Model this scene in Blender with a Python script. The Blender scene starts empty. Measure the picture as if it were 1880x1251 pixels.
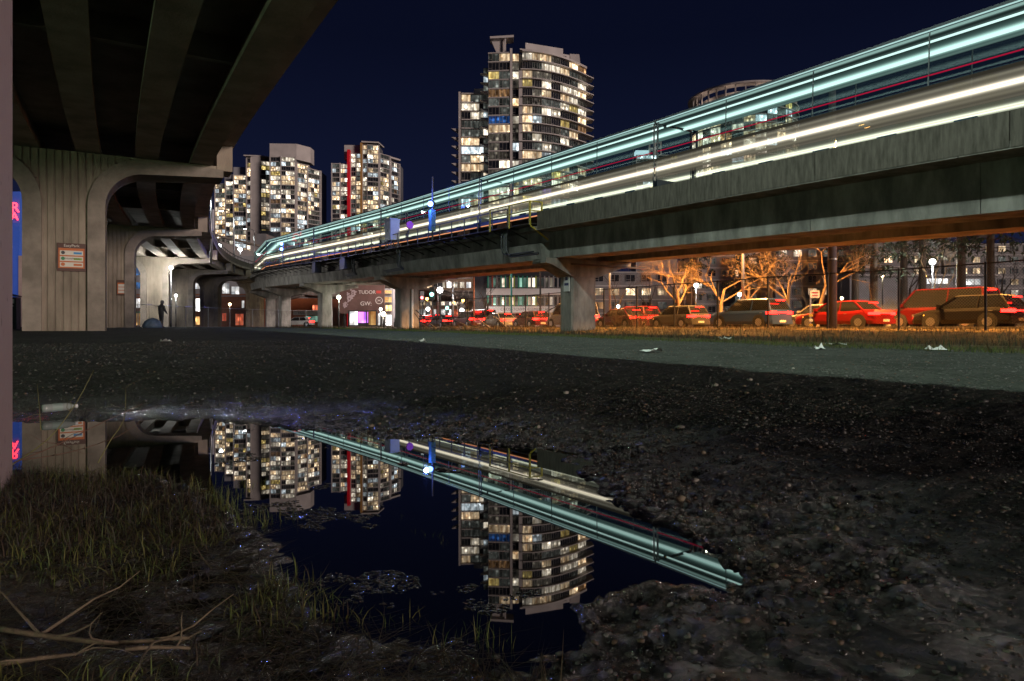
import bpy, math, random
import numpy as np
from mathutils import Vector, Matrix, noise

random.seed(7)
R = math.radians
scene = bpy.context.scene
COL = scene.collection

# ------------------------------------------------------------------ camera, sky, light, exposure
YAW = math.atan2(.5107, .8598)
cam_data = bpy.data.cameras.new("camera")
cam = bpy.data.objects.new("camera", cam_data)
COL.objects.link(cam)
cam.location = (0, 0, .70)
cam.rotation_euler = (R(90), 0, -YAW)
cam_data.lens = 24
cam_data.sensor_width = 36
cam_data.shift_y = -.01356
cam_data.clip_start = .05
cam_data.clip_end = 6000
scene.camera = cam

world = bpy.data.worlds.new("World")
scene.world = world
world.use_nodes = True
wn, wl = world.node_tree.nodes, world.node_tree.links
wbg = wn["Background"]
tc = wn.new("ShaderNodeTexCoord")
sx = wn.new("ShaderNodeSeparateXYZ")
cr = wn.new("ShaderNodeValToRGB")
wl.new(tc.outputs["Generated"], sx.inputs[0])
wl.new(sx.outputs["Z"], cr.inputs[0])
wl.new(cr.outputs[0], wbg.inputs[0])
e = cr.color_ramp.elements
e[0].position, e[0].color = 0.0, (.0105, .0140, .0420, 1)
e[1].position, e[1].color = 1.0, (.0016, .0022, .0085, 1)
m_ = e.new(.16); m_.color = (.0058, .0084, .0280, 1)
m_ = e.new(.38); m_.color = (.0026, .0039, .0140, 1)
wbg.inputs[1].default_value = 1.0

sun_data = bpy.data.lights.new("city_glow_fill", 'SUN')
sun = bpy.data.objects.new("city_glow_fill", sun_data)
COL.objects.link(sun)
sun_data.energy = 1.8
sun_data.angle = R(12)
sun_data.color = (1.0, .82, .74)
# from behind and to the right of the camera, low: added to stand in for city glow on the towers
sun.rotation_euler = Vector((-.30, .93, -.105)).to_track_quat('-Z', 'Y').to_euler()

vs = scene.view_settings
vs.view_transform = 'Standard'
vs.look = 'None'
vs.exposure = 0
vs.gamma = 1
scene.cycles.use_denoising = True
scene.cycles.max_bounces = 7
scene.cycles.diffuse_bounces = 2
scene.cycles.glossy_bounces = 3
scene.cycles.transparent_max_bounces = 24
scene.cycles.transmission_bounces = 4
scene.cycles.sample_clamp_indirect = 3
scene.cycles.caustics_reflective = False
scene.cycles.caustics_refractive = False

# ------------------------------------------------------------------ helpers
class MB:
    """collects faces; build() links them as one mesh object"""
    def __init__(self):
        self.v, self.f, self.m = [], [], []
    def add(self, verts, faces, mi=0):
        o = len(self.v)
        self.v += [tuple(p) for p in verts]
        self.f += [tuple(i + o for i in f) for f in faces]
        self.m += [mi] * len(faces)
        return self
    def box(self, x0, x1, y0, y1, z0, z1, mi=0):
        v = [(x0, y0, z0), (x1, y0, z0), (x1, y1, z0), (x0, y1, z0), (x0, y0, z1), (x1, y0, z1), (x1, y1, z1), (x0, y1, z1)]
        f = [(0, 3, 2, 1), (4, 5, 6, 7), (0, 1, 5, 4), (1, 2, 6, 5), (2, 3, 7, 6), (3, 0, 4, 7)]
        return self.add(v, f, mi)
    def bar(self, a, b, w, h=None, mi=0):
        """rectangular bar from a to b"""
        a, b = Vector(a), Vector(b)
        h = w if h is None else h
        d = (b - a).normalized()
        up = Vector((0, 0, 1)) if abs(d.z) < .95 else Vector((0, 1, 0))
        s = d.cross(up).normalized() * w / 2
        t = s.cross(d).normalized() * h / 2
        v = [a - s - t, a + s - t, a + s + t, a - s + t, b - s - t, b + s - t, b + s + t, b - s + t]
        f = [(0, 1, 2, 3), (7, 6, 5, 4), (0, 4, 5, 1), (1, 5, 6, 2), (2, 6, 7, 3), (3, 7, 4, 0)]
        return self.add(v, f, mi)
    def tube(self, pts, radii, n=8, mi=0, cap=True):
        pts = [Vector(p) for p in pts]
        if not hasattr(radii, '__len__'):
            radii = [radii] * len(pts)
        rings = []
        prev = None
        for i, p in enumerate(pts):
            d = (pts[min(i + 1, len(pts) - 1)] - pts[max(i - 1, 0)]).normalized()
            if prev is None:
                up = Vector((0, 0, 1)) if abs(d.z) < .9 else Vector((1, 0, 0))
                s = d.cross(up).normalized()
            else:
                s = (prev - d * prev.dot(d)).normalized()
            prev = s
            t = s.cross(d)
            rings.append([p + (s * math.cos(2 * math.pi * k / n) + t * math.sin(2 * math.pi * k / n)) * radii[i] for k in range(n)])
        v = [q for r in rings for q in r]
        f = []
        for i in range(len(pts) - 1):
            for k in range(n):
                a, b = i * n + k, i * n + (k + 1) % n
                f.append((a, b, b + n, a + n))
        if cap:
            f.append(tuple(range(n))[::-1])
            f.append(tuple((len(pts) - 1) * n + k for k in range(n)))
        return self.add(v, f, mi)
    def lathe(self, prof, c=(0, 0, 0), n=16, mi=0):
        """prof: list of (r, z)"""
        v = [(c[0] + r * math.cos(2 * math.pi * k / n), c[1] + r * math.sin(2 * math.pi * k / n), c[2] + z) for r, z in prof for k in range(n)]
        f = [(i * n + k, i * n + (k + 1) % n, (i + 1) * n + (k + 1) % n, (i + 1) * n + k) for i in range(len(prof) - 1) for k in range(n)]
        f.append(tuple(range(n))[::-1])
        f.append(tuple((len(prof) - 1) * n + k for k in range(n)))
        return self.add(v, f, mi)
    def prism(self, poly, axis, a, b, mi=0):
        """extrude polygon (list of 2D pts) along an axis from a to b. axis 'y': pts are (x,z); 'x': (y,z); 'z': (x,y)"""
        n = len(poly)
        def P(p, t):
            return {'y': (p[0], t, p[1]), 'x': (t, p[0], p[1]), 'z': (p[0], p[1], t)}[axis]
        v = [P(p, a) for p in poly] + [P(p, b) for p in poly]
        f = [tuple(range(n)), tuple(range(2 * n - 1, n - 1, -1))]
        f += [(i, i + n, (i + 1) % n + n, (i + 1) % n) for i in range(n)]
        return self.add(v, f, mi)
    def sweep(self, prof, frames, mi=0, cap=True):
        """prof: closed list of (u, z); frames: list of (origin Vector, right Vector) along a path"""
        n = len(prof)
        v = []
        for o, r in frames:
            for u, z in prof:
                v.append((o.x + r.x * u, o.y + r.y * u, o.z + z))
        f = []
        for i in range(len(frames) - 1):
            for k in range(n):
                a, b = i * n + k, i * n + (k + 1) % n
                f.append((a, b, b + n, a + n))
        if cap:
            f.append(tuple(range(n))[::-1])
            f.append(tuple((len(frames) - 1) * n + k for k in range(n)))
        return self.add(v, f, mi)
    def mesh(self, name, mats, smooth=False, recalc=True):
        me = bpy.data.meshes.new(name)
        me.from_pydata(self.v, [], self.f)
        if not isinstance(mats, (list, tuple)):
            mats = [mats]
        for m in mats:
            me.materials.append(m)
        if len(mats) > 1:
            me.polygons.foreach_set("material_index", self.m)
        if recalc:
            import bmesh
            bm = bmesh.new(); bm.from_mesh(me)
            bmesh.ops.recalc_face_normals(bm, faces=bm.faces)
            bm.to_mesh(me); bm.free()
        if smooth:
            me.polygons.foreach_set("use_smooth", [True] * len(me.polygons))
        me.update()
        return me
    def build(self, name, mats, parent=None, smooth=False, recalc=True, loc=None, rz=None):
        return link(name, self.mesh(name, mats, smooth, recalc), parent, loc, rz)

def link(name, data, parent=None, loc=None, rz=None):
    o = bpy.data.objects.new(name, data)
    COL.objects.link(o)
    if parent is not None:
        o.parent = parent
    if loc is not None:
        o.location = loc
    if rz is not None:
        o.rotation_euler = (0, 0, rz)
    return o

def tag(o, label=None, cat=None, group=None, kind=None):
    if label: o["label"] = label
    if cat: o["category"] = cat
    if group: o["group"] = group
    if kind: o["kind"] = kind
    return o

def empty(name, loc=(0, 0, 0), rz=0, label=None, cat=None, group=None):
    o = bpy.data.objects.new(name, None)
    COL.objects.link(o)
    o.location = loc
    o.rotation_euler = (0, 0, rz)
    return tag(o, label, cat, group)

def copy_tree(o, parent=None):
    c = o.copy(); COL.objects.link(c)
    if parent is not None:
        c.parent = parent
    for ch in list(o.children):
        copy_tree(ch, c)
    return c

def view_pos(px, depth):
    """plan position at an angle from the camera axis (horizontal pixel of the 1880 frame) and a depth"""
    xc = (px - 940) / 1253.3 * depth
    return (.8598 * xc + .5107 * depth, .8598 * depth - .5107 * xc)

# ------------------------------------------------------------------ materials
MATS = {}
def mat(name, color=(.5, .5, .5), rough=.7, metal=0, var=.0, scale=3.0, stretch=(1, 1, 1), bump=0.0, bscale=20.0, spec=.5,
        color2=None, coords='Object', detail=6, emit=None, estr=0, ramp=(.35, .65)):
    if name in MATS:
        return MATS[name]
    m = bpy.data.materials.new(name)
    m.use_nodes = True
    N, L = m.node_tree.nodes, m.node_tree.links
    b = N["Principled BSDF"]
    b.inputs["Roughness"].default_value = rough
    b.inputs["Metallic"].default_value = metal
    b.inputs["Specular IOR Level"].default_value = spec
    b.inputs["Base Color"].default_value = (*color, 1)
    if var or color2 or bump:
        t = N.new("ShaderNodeTexCoord")
        mp = N.new("ShaderNodeMapping"); mp.inputs["Scale"].default_value = stretch
        L.new(t.outputs[coords], mp.inputs[0])
    if var or color2:
        nz = N.new("ShaderNodeTexNoise"); nz.inputs["Scale"].default_value = scale; nz.inputs["Detail"].default_value = detail
        nz.inputs["Roughness"].default_value = .62
        L.new(mp.outputs[0], nz.inputs["Vector"])
        r = N.new("ShaderNodeValToRGB")
        c2 = color2 or tuple(c * (1 - var) for c in color)
        r.color_ramp.elements[0].position, r.color_ramp.elements[0].color = ramp[0], (*c2, 1)
        r.color_ramp.elements[1].position, r.color_ramp.elements[1].color = ramp[1], (*color, 1)
        L.new(nz.outputs["Fac"], r.inputs[0]); L.new(r.outputs[0], b.inputs["Base Color"])
    if bump:
        n2 = N.new("ShaderNodeTexNoise"); n2.inputs["Scale"].default_value = bscale; n2.inputs["Detail"].default_value = 5
        L.new(mp.outputs[0], n2.inputs["Vector"])
        bp = N.new("ShaderNodeBump"); bp.inputs["Strength"].default_value = bump; bp.inputs["Distance"].default_value = .03
        L.new(n2.outputs["Fac"], bp.inputs["Height"]); L.new(bp.outputs[0], b.inputs["Normal"])
    if emit:
        b.inputs["Emission Color"].default_value = (*emit, 1)
        b.inputs["Emission Strength"].default_value = estr
    MATS[name] = m
    return m

def emis(name, color, strength, sample=False):
    if name in MATS:
        return MATS[name]
    m = bpy.data.materials.new(name); m.use_nodes = True
    N, L = m.node_tree.nodes, m.node_tree.links
    N.remove(N["Principled BSDF"])
    em = N.new("ShaderNodeEmission"); em.inputs[0].default_value = (*color, 1); em.inputs[1].default_value = strength
    L.new(em.outputs[0], N["Material Output"].inputs[0])
    m.cycles.emission_sampling = 'AUTO' if sample else 'NONE'
    MATS[name] = m
    return m

def clear_glass(name, tint=(.9, .95, .95), refl=.05):
    if name in MATS:
        return MATS[name]
    m = bpy.data.materials.new(name); m.use_nodes = True
    N, L = m.node_tree.nodes, m.node_tree.links
    N.remove(N["Principled BSDF"])
    t = N.new("ShaderNodeBsdfTransparent"); t.inputs[0].default_value = (*tint, 1)
    g = N.new("ShaderNodeBsdfGlossy"); g.inputs["Roughness"].default_value = .03
    mx = N.new("ShaderNodeMixShader"); mx.inputs[0].default_value = refl
    L.new(t.outputs[0], mx.inputs[1]); L.new(g.outputs[0], mx.inputs[2])
    L.new(mx.outputs[0], N["Material Output"].inputs[0])
    MATS[name] = m
    return m

CONC = mat("viaduct_concrete", (.32, .275, .23), .85, var=.45, scale=.9, bump=.35, bscale=14, spec=.25)
CONC_RIB = mat("ribbed_concrete", (.38, .32, .25), .88, var=.5, scale=.8, stretch=(1, 1, .35), bump=.3, bscale=18, spec=.2)
CONC_G = mat("girder_concrete", (.35, .325, .30), .85, var=.58, scale=1.3, stretch=(1, 1, .35), bump=.3, bscale=10, spec=.25)
CONC_P = mat("streaked_parapet_concrete", (.16, .14, .12), .9, var=.5, scale=4.5, stretch=(1.8, 1.8, .30), bump=.2, bscale=16, spec=.2)
STEEL = mat("dark_steel", (.09, .085, .085), .5, .6, var=.4, scale=6)
GALV = mat("galvanised_steel", (.42, .43, .44), .42, .8, var=.3, scale=9)
BLACKM = mat("black_paint", (.02, .02, .022), .5)
YEL = mat("yellow_paint", (.55, .42, .05), .55, var=.3, scale=8)
WHITEP = mat("white_paint", (.72, .72, .72), .5, var=.15, scale=5)

# ------------------------------------------------------------------ paths
def spline(pts, step=2.0):
    P = [Vector(p) for p in pts]
    out = []
    for i in range(len(P) - 1):
        a, b, c, d = P[max(i - 1, 0)], P[i], P[i + 1], P[min(i + 2, len(P) - 1)]
        n = max(2, int((c - b).length / step))
        for k in range(n):
            t = k / n
            out.append(.5 * ((2 * b) + (c - a) * t + (2 * a - 5 * b + 4 * c - d) * t * t + (3 * b - a - 3 * c + d) * t ** 3))
    out.append(P[-1])
    return out

class Path:
    def __init__(self, pts, step=1.0):
        self.p = spline(pts, step)
        self.l = [0.0]
        for a, b in zip(self.p, self.p[1:]):
            self.l.append(self.l[-1] + (b - a).length)
        self.len = self.l[-1]
    def at(self, d):
        d = min(max(d, 0), self.len - 1e-4)
        i = int(np.searchsorted(self.l, d, 'right')) - 1
        t = (d - self.l[i]) / (self.l[i + 1] - self.l[i])
        return self.p[i].lerp(self.p[i + 1], t)
    def frame(self, d):
        o = self.at(d)
        t = self.at(d + .6) - self.at(d - .6); t.z = 0; t.normalize()
        return o, Vector((t.y, -t.x, 0))
    def frames(self, a, b, step=2.0):
        n = max(1, int(round((b - a) / step)))
        return [self.frame(a + (b - a) * k / n) for k in range(n + 1)]
    def d_at_y(self, y):
        """distance where the path first reaches that y"""
        for i, p in enumerate(self.p):
            if p.y >= y:
                return self.l[i]
        return self.len
# ------------------------------------------------------------------ ground and water
PUD = [(-0.75, 6.15), (-0.16, 5.95), (0.68, 5.53), (1.15, 4.75), (1.46, 4.10), (1.69, 3.80), (1.99, 3.45), (2.11, 3.1), (1.97, 2.76), (1.92, 2.45), (1.78, 2.0), (1.70, 1.72),
       (1.56, 1.46), (1.51, 1.36), (1.37, 1.29), (1.23, 1.34), (1.14, 1.38), (1.0, 1.36), (0.86, 1.29), (0.75, 1.27), (0.58, 1.38), (0.46, 1.53), (0.40, 1.76), (0.38, 2.0),
       (0.37, 2.44), (0.36, 2.88), (0.28, 3.27), (0.18, 3.55), (0.02, 3.72), (-0.30, 4.15), (-0.55, 4.6), (-.9, 5.3)]
def signed_dist(X, Y, poly):
    """+ outside, - inside"""
    P = np.array(poly); Q = np.roll(P, -1, 0)
    best = np.full(X.shape, 1e9); inside = np.zeros(X.shape, bool)
    for (ax, ay), (bx, by) in zip(P, Q):
        dx, dy = bx - ax, by - ay
        t = np.clip(((X - ax) * dx + (Y - ay) * dy) / (dx * dx + dy * dy), 0, 1)
        best = np.minimum(best, np.hypot(X - ax - t * dx, Y - ay - t * dy))
        c = ((ay > Y) != (by > Y)) & (X < (bx - ax) * (Y - ay) / (by - ay + 1e-12) + ax)
        inside ^= c
    return np.where(inside, -best, best)
def sstep(a, b, x):
    t = np.clip((x - a) / (b - a), 0, 1)
    return t * t * (3 - 2 * t)
def vnoise(X, Y, s, seed=0):
    """smooth value noise on arrays"""
    rng = np.random.RandomState(seed); T = rng.rand(256, 256)
    x, y = X * s, Y * s
    xi, yi = np.floor(x).astype(int), np.floor(y).astype(int)
    fx, fy = x - xi, y - yi
    fx, fy = fx * fx * (3 - 2 * fx), fy * fy * (3 - 2 * fy)
    g = lambda i, j: T[(xi + i) % 256, (yi + j) % 256]
    return (g(0, 0) * (1 - fx) + g(1, 0) * fx) * (1 - fy) + (g(0, 1) * (1 - fx) + g(1, 1) * fx) * fy - .5
def height(X, Y):
    X, Y = np.asarray(X, float), np.asarray(Y, float)
    r = np.hypot(X, Y)
    base = .62 * (1 - np.exp(-r / 22))
    base = base - .30 * np.exp(-((X - 19.5) / 4.5) ** 2) * sstep(5, 25, r) * (1 - sstep(60, 90, Y))
    base = base + .06 * np.exp(-((X - 27.2) / 1.3) ** 2) * (vnoise(X, Y, .5, 3) + .5) * 2
    road = sstep(28, 31, X) * (1 - sstep(50, 60, X))
    base = base * (1 - road) + .56 * road
    base = base + sstep(50, 75, X) * 1.2 * (1 - sstep(60, 100, Y))
    sd = signed_dist(X, Y, PUD)
    wig = 1 - sstep(5, 8, r)
    sd = sd + (.15 * vnoise(X, Y, 3.3, 14) + .09 * vnoise(X, Y, 8.7, 15) + .05 * vnoise(X, Y, 23., 16)) * wig
    near = 1 - sstep(5, 12, r)
    bump = (vnoise(X, Y, 2.1, 1) * .020 + vnoise(X, Y, 6.3, 2) * .016 + vnoise(X, Y, 19., 4) * .014 + vnoise(X, Y, 41., 5) * .012)
    # tyre-smeared streaks in the mud
    bump = bump + vnoise(X * .8 + Y * 1.2, Y * .35 - X * .25, 9., 8) * .012 * near
    left = 1 - sstep(.25, .75, X)                      # grassy side shelves very gently
    h_out = .006 + .012 * left * sstep(.02, .35, sd) + (.050 - .025 * left) * np.clip(sd, 0, 1.2) + base * sstep(.15, 3.5, sd)
    lb = left * (1 - sstep(.22, .55, sd)) * (1 - sstep(4.0, 4.6, Y))
    h_out = h_out * (1 - .88 * lb)
    h_in = -.006 + .10 * np.clip(sd, -.35, 0)
    h = np.where(sd > 0, h_out, h_in)
    shallow = np.exp(-((X - .62 - .1 * vnoise(X, Y, 1.3, 6)) / .33) ** 2) * sstep(1.5, 2.2, Y) * (1 - sstep(3.2, 4.2, Y)) * np.where(sd < 0, 1, 0)
    h = h + shallow * .007
    # two low mud bars inside the puddle
    for (ax, ay, bx, by, w, hh) in ((1.02, 4.35, 1.30, 3.30, .07, .036), (1.30, 3.25, 1.42, 2.95, .055, .026), (1.42, 3.05, 1.70, 2.62, .05, .036), (.45, 3.9, .80, 3.95, .05, .026)):
        dx, dy = bx - ax, by - ay
        t = np.clip(((X - ax) * dx + (Y - ay) * dy) / (dx * dx + dy * dy), 0, 1)
        dd = np.hypot(X - ax - t * dx, Y - ay - t * dy)
        h = h + hh * np.exp(-(dd / w) ** 2) * np.where(sd < 0, 1, 0)
    amp = np.where(sd < 0, np.clip(1 + sd / .25, .25, 1) * .8, 1.0)
    h = h + bump * amp * np.where(sd > -.5, 1, .3) * (.35 + .65 * near)
    # a second shallow puddle far off under the viaduct edge
    far = np.exp(-(((X - 2.9) / .9) ** 2 + ((Y - 14.0) / .55) ** 2))
    h = h - .05 * far
    return h
def hz(x, y):
    return float(height(np.array([x]), np.array([y]))[0])

def axis(fine0, fine1, step, mid0, mid1, mstep, lo, hi):
    a = list(np.arange(fine0, fine1, step))
    b = list(np.arange(fine1, mid1, mstep)); c = list(np.arange(fine0 - mstep, mid0, -mstep))
    x, g = mid1, mstep
    d = []
    while x < hi:
        d.append(x); g *= 1.14; x += g
    x, g = mid0, mstep
    q = []
    while x > lo:
        q.append(x); g *= 1.14; x -= g
    return np.array(sorted(set(np.round(a + b + c + d + q, 4))))
gx = axis(-.6, 2.6, .0165, -5, 12, .11, -1500, 1500)
gy = axis(.9, 5.2, .0195, -2, 14, .11, -300, 2500)
GX, GY = np.meshgrid(gx, gy)
GZ = height(GX, GY)
nx, ny = len(gx), len(gy)
gv = np.stack([GX, GY, GZ], -1).reshape(-1, 3)
ii = np.arange(ny - 1)[:, None] * nx + np.arange(nx - 1)[None, :]
gf = np.stack([ii, ii + 1, ii + nx + 1, ii + nx], -1).reshape(-1, 4)
gme = bpy.data.meshes.new("ground")
gme.from_pydata(gv.tolist(), [], gf.tolist())
gme.polygons.foreach_set("use_smooth", [True] * len(gme.polygons))

def ground_material():
    m = bpy.data.materials.new("ground_mud_gravel"); m.use_nodes = True
    N, L = m.node_tree.nodes, m.node_tree.links
    b = N["Principled BSDF"]
    def nd(t, **k):
        n = N.new(t)
        for a, v in k.items(): setattr(n, a, v)
        return n
    def val(x):
        n = nd("ShaderNodeValue"); n.outputs[0].default_value = x; return n.outputs[0]
    def math_(op, a, c, clamp=False):
        n = nd("ShaderNodeMath", operation=op); n.use_clamp = clamp
        for i, q in enumerate((a, c)):
            if isinstance(q, (int, float)): n.inputs[i].default_value = q
            else: L.new(q, n.inputs[i])
        return n.outputs[0]
    def mix(f, a, c):
        n = nd("ShaderNodeMix", data_type='RGBA')
        L.new(f, n.inputs[0])
        for i, q in ((6, a), (7, c)):
            if isinstance(q, tuple): n.inputs[i].default_value = (*q, 1)
            else: L.new(q, n.inputs[i])
        return n.outputs[2]
    def smooth(x, lo, hi):
        n = nd("ShaderNodeMapRange", interpolation_type='SMOOTHSTEP')
        L.new(x, n.inputs[0]); n.inputs[1].default_value = lo; n.inputs[2].default_value = hi
        return n.outputs[0]
    pos = nd("ShaderNodeNewGeometry").outputs["Position"]
    sp = nd("ShaderNodeSeparateXYZ"); L.new(pos, sp.inputs[0])
    x, y, z = sp.outputs
    def noise_(scale, detail=5, rough=.6, vec=pos):
        n = nd("ShaderNodeTexNoise"); n.inputs["Scale"].default_value = scale; n.inputs["Detail"].default_value = detail
        n.inputs["Roughness"].default_value = rough; L.new(vec, n.inputs["Vector"]); return n.outputs["Fac"]
    vor = nd("ShaderNodeTexVoronoi"); vor.inputs["Scale"].default_value = 38; L.new(pos, vor.inputs["Vector"])
    vor2 = nd("ShaderNodeTexVoronoi"); vor2.inputs["Scale"].default_value = 11; L.new(pos, vor2.inputs["Vector"])
    # pebbly colour of the lot
    peb = nd("ShaderNodeSeparateColor"); L.new(vor.outputs["Color"], peb.inputs[0])
    grav = nd("ShaderNodeValToRGB"); L.new(peb.outputs[0], grav.inputs[0])
    ce = grav.color_ramp.elements
    ce[0].position, ce[0].color = .0, (.030, .034, .028, 1)
    ce[1].position, ce[1].color = 1., (.30, .30, .27, 1)
    q = ce.new(.55); q.color = (.062, .070, .058, 1)
    q = ce.new(.9); q.color = (.13, .14, .12, 1)
    broad = noise_(.35, 4)
    lot = mix(smooth(broad, .35, .7), (.055, .062, .052), grav.outputs[0])
    lot = mix(smooth(noise_(2.3, 6, .7), .42, .62), lot, (.085, .094, .080))
    mud = mix(smooth(noise_(3.1, 7, .7), .35, .65), (.008, .0072, .0062), (.027, .024, .020))
    rr = nd("ShaderNodeVectorMath", operation='LENGTH'); L.new(pos, rr.inputs[0])
    wob = math_('MULTIPLY', math_('SUBTRACT', noise_(.8, 4), .5), 2.4)
    dist = math_('ADD', rr.outputs["Value"], wob)
    col = mix(smooth(dist, 3.2, 6.5), mud, lot)
    # dry verge beyond the lot
    wob2 = math_('MULTIPLY', math_('SUBTRACT', noise_(.5, 4), .5), 1.6)
    verge = smooth(math_('ADD', x, wob2), 11.0, 11.9)
    vcol = mix(smooth(noise_(1.7, 6, .65), .35, .68), (.070, .052, .026), (.15, .105, .052))
    col = mix(verge, col, vcol)
    farside = smooth(x, 58., 64.)
    col = mix(farside, col, (.045, .06, .025))
    L.new(col, b.inputs["Base Color"])
    # wetness: low ground near the water shines
    wet = math_('SUBTRACT', 1.0, smooth(math_('ADD', z, math_('MULTIPLY', math_('SUBTRACT', noise_(1.6, 5), .5), .16)), .0, .115), True)
    wet = math_('MULTIPLY', wet, math_('SUBTRACT', 1.0, smooth(rr.outputs["Value"], 7., 11.)))
    ro = math_('SUBTRACT', .88, math_('MULTIPLY', wet, .77))
    L.new(ro, b.inputs["Roughness"])
    L.new(math_('ADD', .15, math_('MULTIPLY', wet, .95)), b.inputs["Specular IOR Level"])
    hgt = math_('ADD', math_('MULTIPLY', noise_(24, 8, .75), .7), math_('MULTIPLY', vor.outputs["Distance"], -.55))
    hgt = math_('ADD', hgt, math_('MULTIPLY', vor2.outputs["Distance"], -.35))
    bp = nd("ShaderNodeBump"); bp.inputs["Strength"].default_value = 1.0; bp.inputs["Distance"].default_value = .07
    L.new(hgt, bp.inputs["Height"]); L.new(bp.outputs[0], b.inputs["Normal"])
    return m
gme.materials.append(ground_material())
tag(link("ground", gme), kind="structure")

# puddle water: a sheet at z = 0 that the mud rises through
def water_material():
    m = bpy.data.materials.new("still_water"); m.use_nodes = True
    b = m.node_tree.nodes["Principled BSDF"]
    b.inputs["Base Color"].default_value = (.0035, .004, .0045, 1)
    b.inputs["Roughness"].default_value = .012
    b.inputs["IOR"].default_value = 2.5
    return m
WATER = water_material()
wb = MB()
wb.add([(-3.2, .6, 0), (3.0, .6, 0), (3.0, 6.9, 0), (-3.2, 6.9, 0)], [(0, 1, 2, 3)])
tag(wb.build("puddle_water", WATER, recalc=False), kind="structure")
zz = hz(2.9, 14.0) + .022
wb = MB(); wb.add([(2.9 + 1.25 * math.cos(t) * (1 + .1 * math.sin(5 * t)), 14 + .8 * math.sin(t), zz) for t in np.linspace(0, 2 * math.pi, 40, endpoint=False)], [tuple(range(40))])
tag(wb.build("far_puddle_water", WATER, recalc=False), kind="structure")

# the street beyond the fence, wet asphalt with kerb and lane lines
ASPH = mat("wet_asphalt", (.055, .053, .052), .28, var=.4, scale=1.3, bump=.25, bscale=40, spec=.6, coords='Object')
m_ = MB(); m_.box(31.2, 48.5, -60, 160, .40, .585)
tag(m_.build("road", ASPH), kind="structure")
m_ = MB(); m_.box(30.9, 31.2, -60, 160, .40, .70)
tag(m_.build("kerb_near", mat("kerb_concrete", (.33, .32, .30), .8, var=.3, scale=4)), kind="structure")
m_ = MB(); m_.box(48.5, 48.8, -60, 160, .40, .71)
tag(m_.build("kerb_far", MATS["kerb_concrete"]), kind="structure")
LINE = mat("road_paint", (.7, .68, .6), .6, var=.35, scale=5)
LINEY = mat("road_paint_yellow", (.65, .42, .06), .6, var=.35, scale=5)
m_ = MB()
for i in range(-12, 32):
    m_.box(34.9, 35.02, i * 5, i * 5 + 2.2, .585, .590)
tag(m_.build("lane_marking", LINE), kind="structure")
m_ = MB(); m_.box(39.3, 39.42, -60, 160, .585, .590); m_.box(39.6, 39.72, -60, 160, .585, .590)
tag(m_.build("centre_marking", LINEY), kind="structure")
# ------------------------------------------------------------------ road viaduct overhead (path = right deck edge, z = girder underside)
VP = Path([(4.06, -45, 6.75), (4.06, -5, 7.25), (4.06, 31.9, 7.75), (5.92, 57, 8.05), (9.84, 82.6, 8.35), (14.1, 101.7, 8.6), (19.2, 115.4, 8.75), (28, 130, 8.8), (42, 143, 8.8), (64, 153, 8.8)])
via = empty("road_viaduct", (0, 0, 0), label="dark concrete road viaduct with long girders on ribbed arched piers", cat="viaduct")
pier_d = [VP.d_at_y(y) for y in (-9, 31.9, 57, 82.6, 101.7, 115.4, 130)]
GU = [-.55, -2.62, -4.7, -6.78, -8.86, -10.0]      # girder centres from the right edge
spans = list(zip([0] + pier_d, pier_d + [VP.len]))
for k, (a, b) in enumerate(spans):
    a2, b2 = a + .02, b - .02
    fr = VP.frames(a2, b2, 3.0)
    for gu in GU[:5] if k < 2 else GU[:4]:
        w = .43
        m = MB().sweep([(gu - w, 0), (gu + w, 0), (gu + w, .22), (gu + .22, .34), (gu + .22, .96), (gu - .22, .96), (gu - .22, .34), (gu - w, .22)], fr)
        m.build("girder", CONC, via)
    le = -10.6 if k < 2 else -8.3
    m = MB().sweep([(le, .96), (.82, .96), (.82, 1.24), (le, 1.24)], fr)
    m.build("deck_slab", CONC, via)
    m = MB().sweep([(.55, 1.24), (.82, 1.24), (.74, 2.0), (.60, 2.0)], fr)
    m.build("parapet", CONC_P, via)
    # handrail along the parapet on the farther spans
    if k >= 2:
        m = MB().sweep([(.63, 2.38), (.71, 2.38), (.71, 2.46), (.63, 2.46)], fr)
        n = int((b2 - a2) / 2.2)
        for i in range(n):
            o, r = VP.frame(a2 + (i + .5) * (b2 - a2) / n)
            p = o + r * .67
            m.box(p.x - .03, p.x + .03, p.y - .03, p.y + .03, p.z + 2.0, p.z + 2.4)
        m.build("handrail", STEEL, via)
    # cross diaphragms between the girders
    for t in (.36, .68):
        o, r = VP.frame(a2 + (b2 - a2) * t)
        fwd = Vector((-r.y, r.x, 0))
        m = MB()
        for q0, q1 in (zip(GU[1:5], GU[:4]) if k < 2 else zip(GU[1:4], GU[:3])):
            m.bar(o + r * (q0 + .22) + Vector((0, 0, .62)), o + r * (q1 - .22) + Vector((0, 0, .62)), .22, .66)
        m.build("diaphragm", CONC, via)

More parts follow.
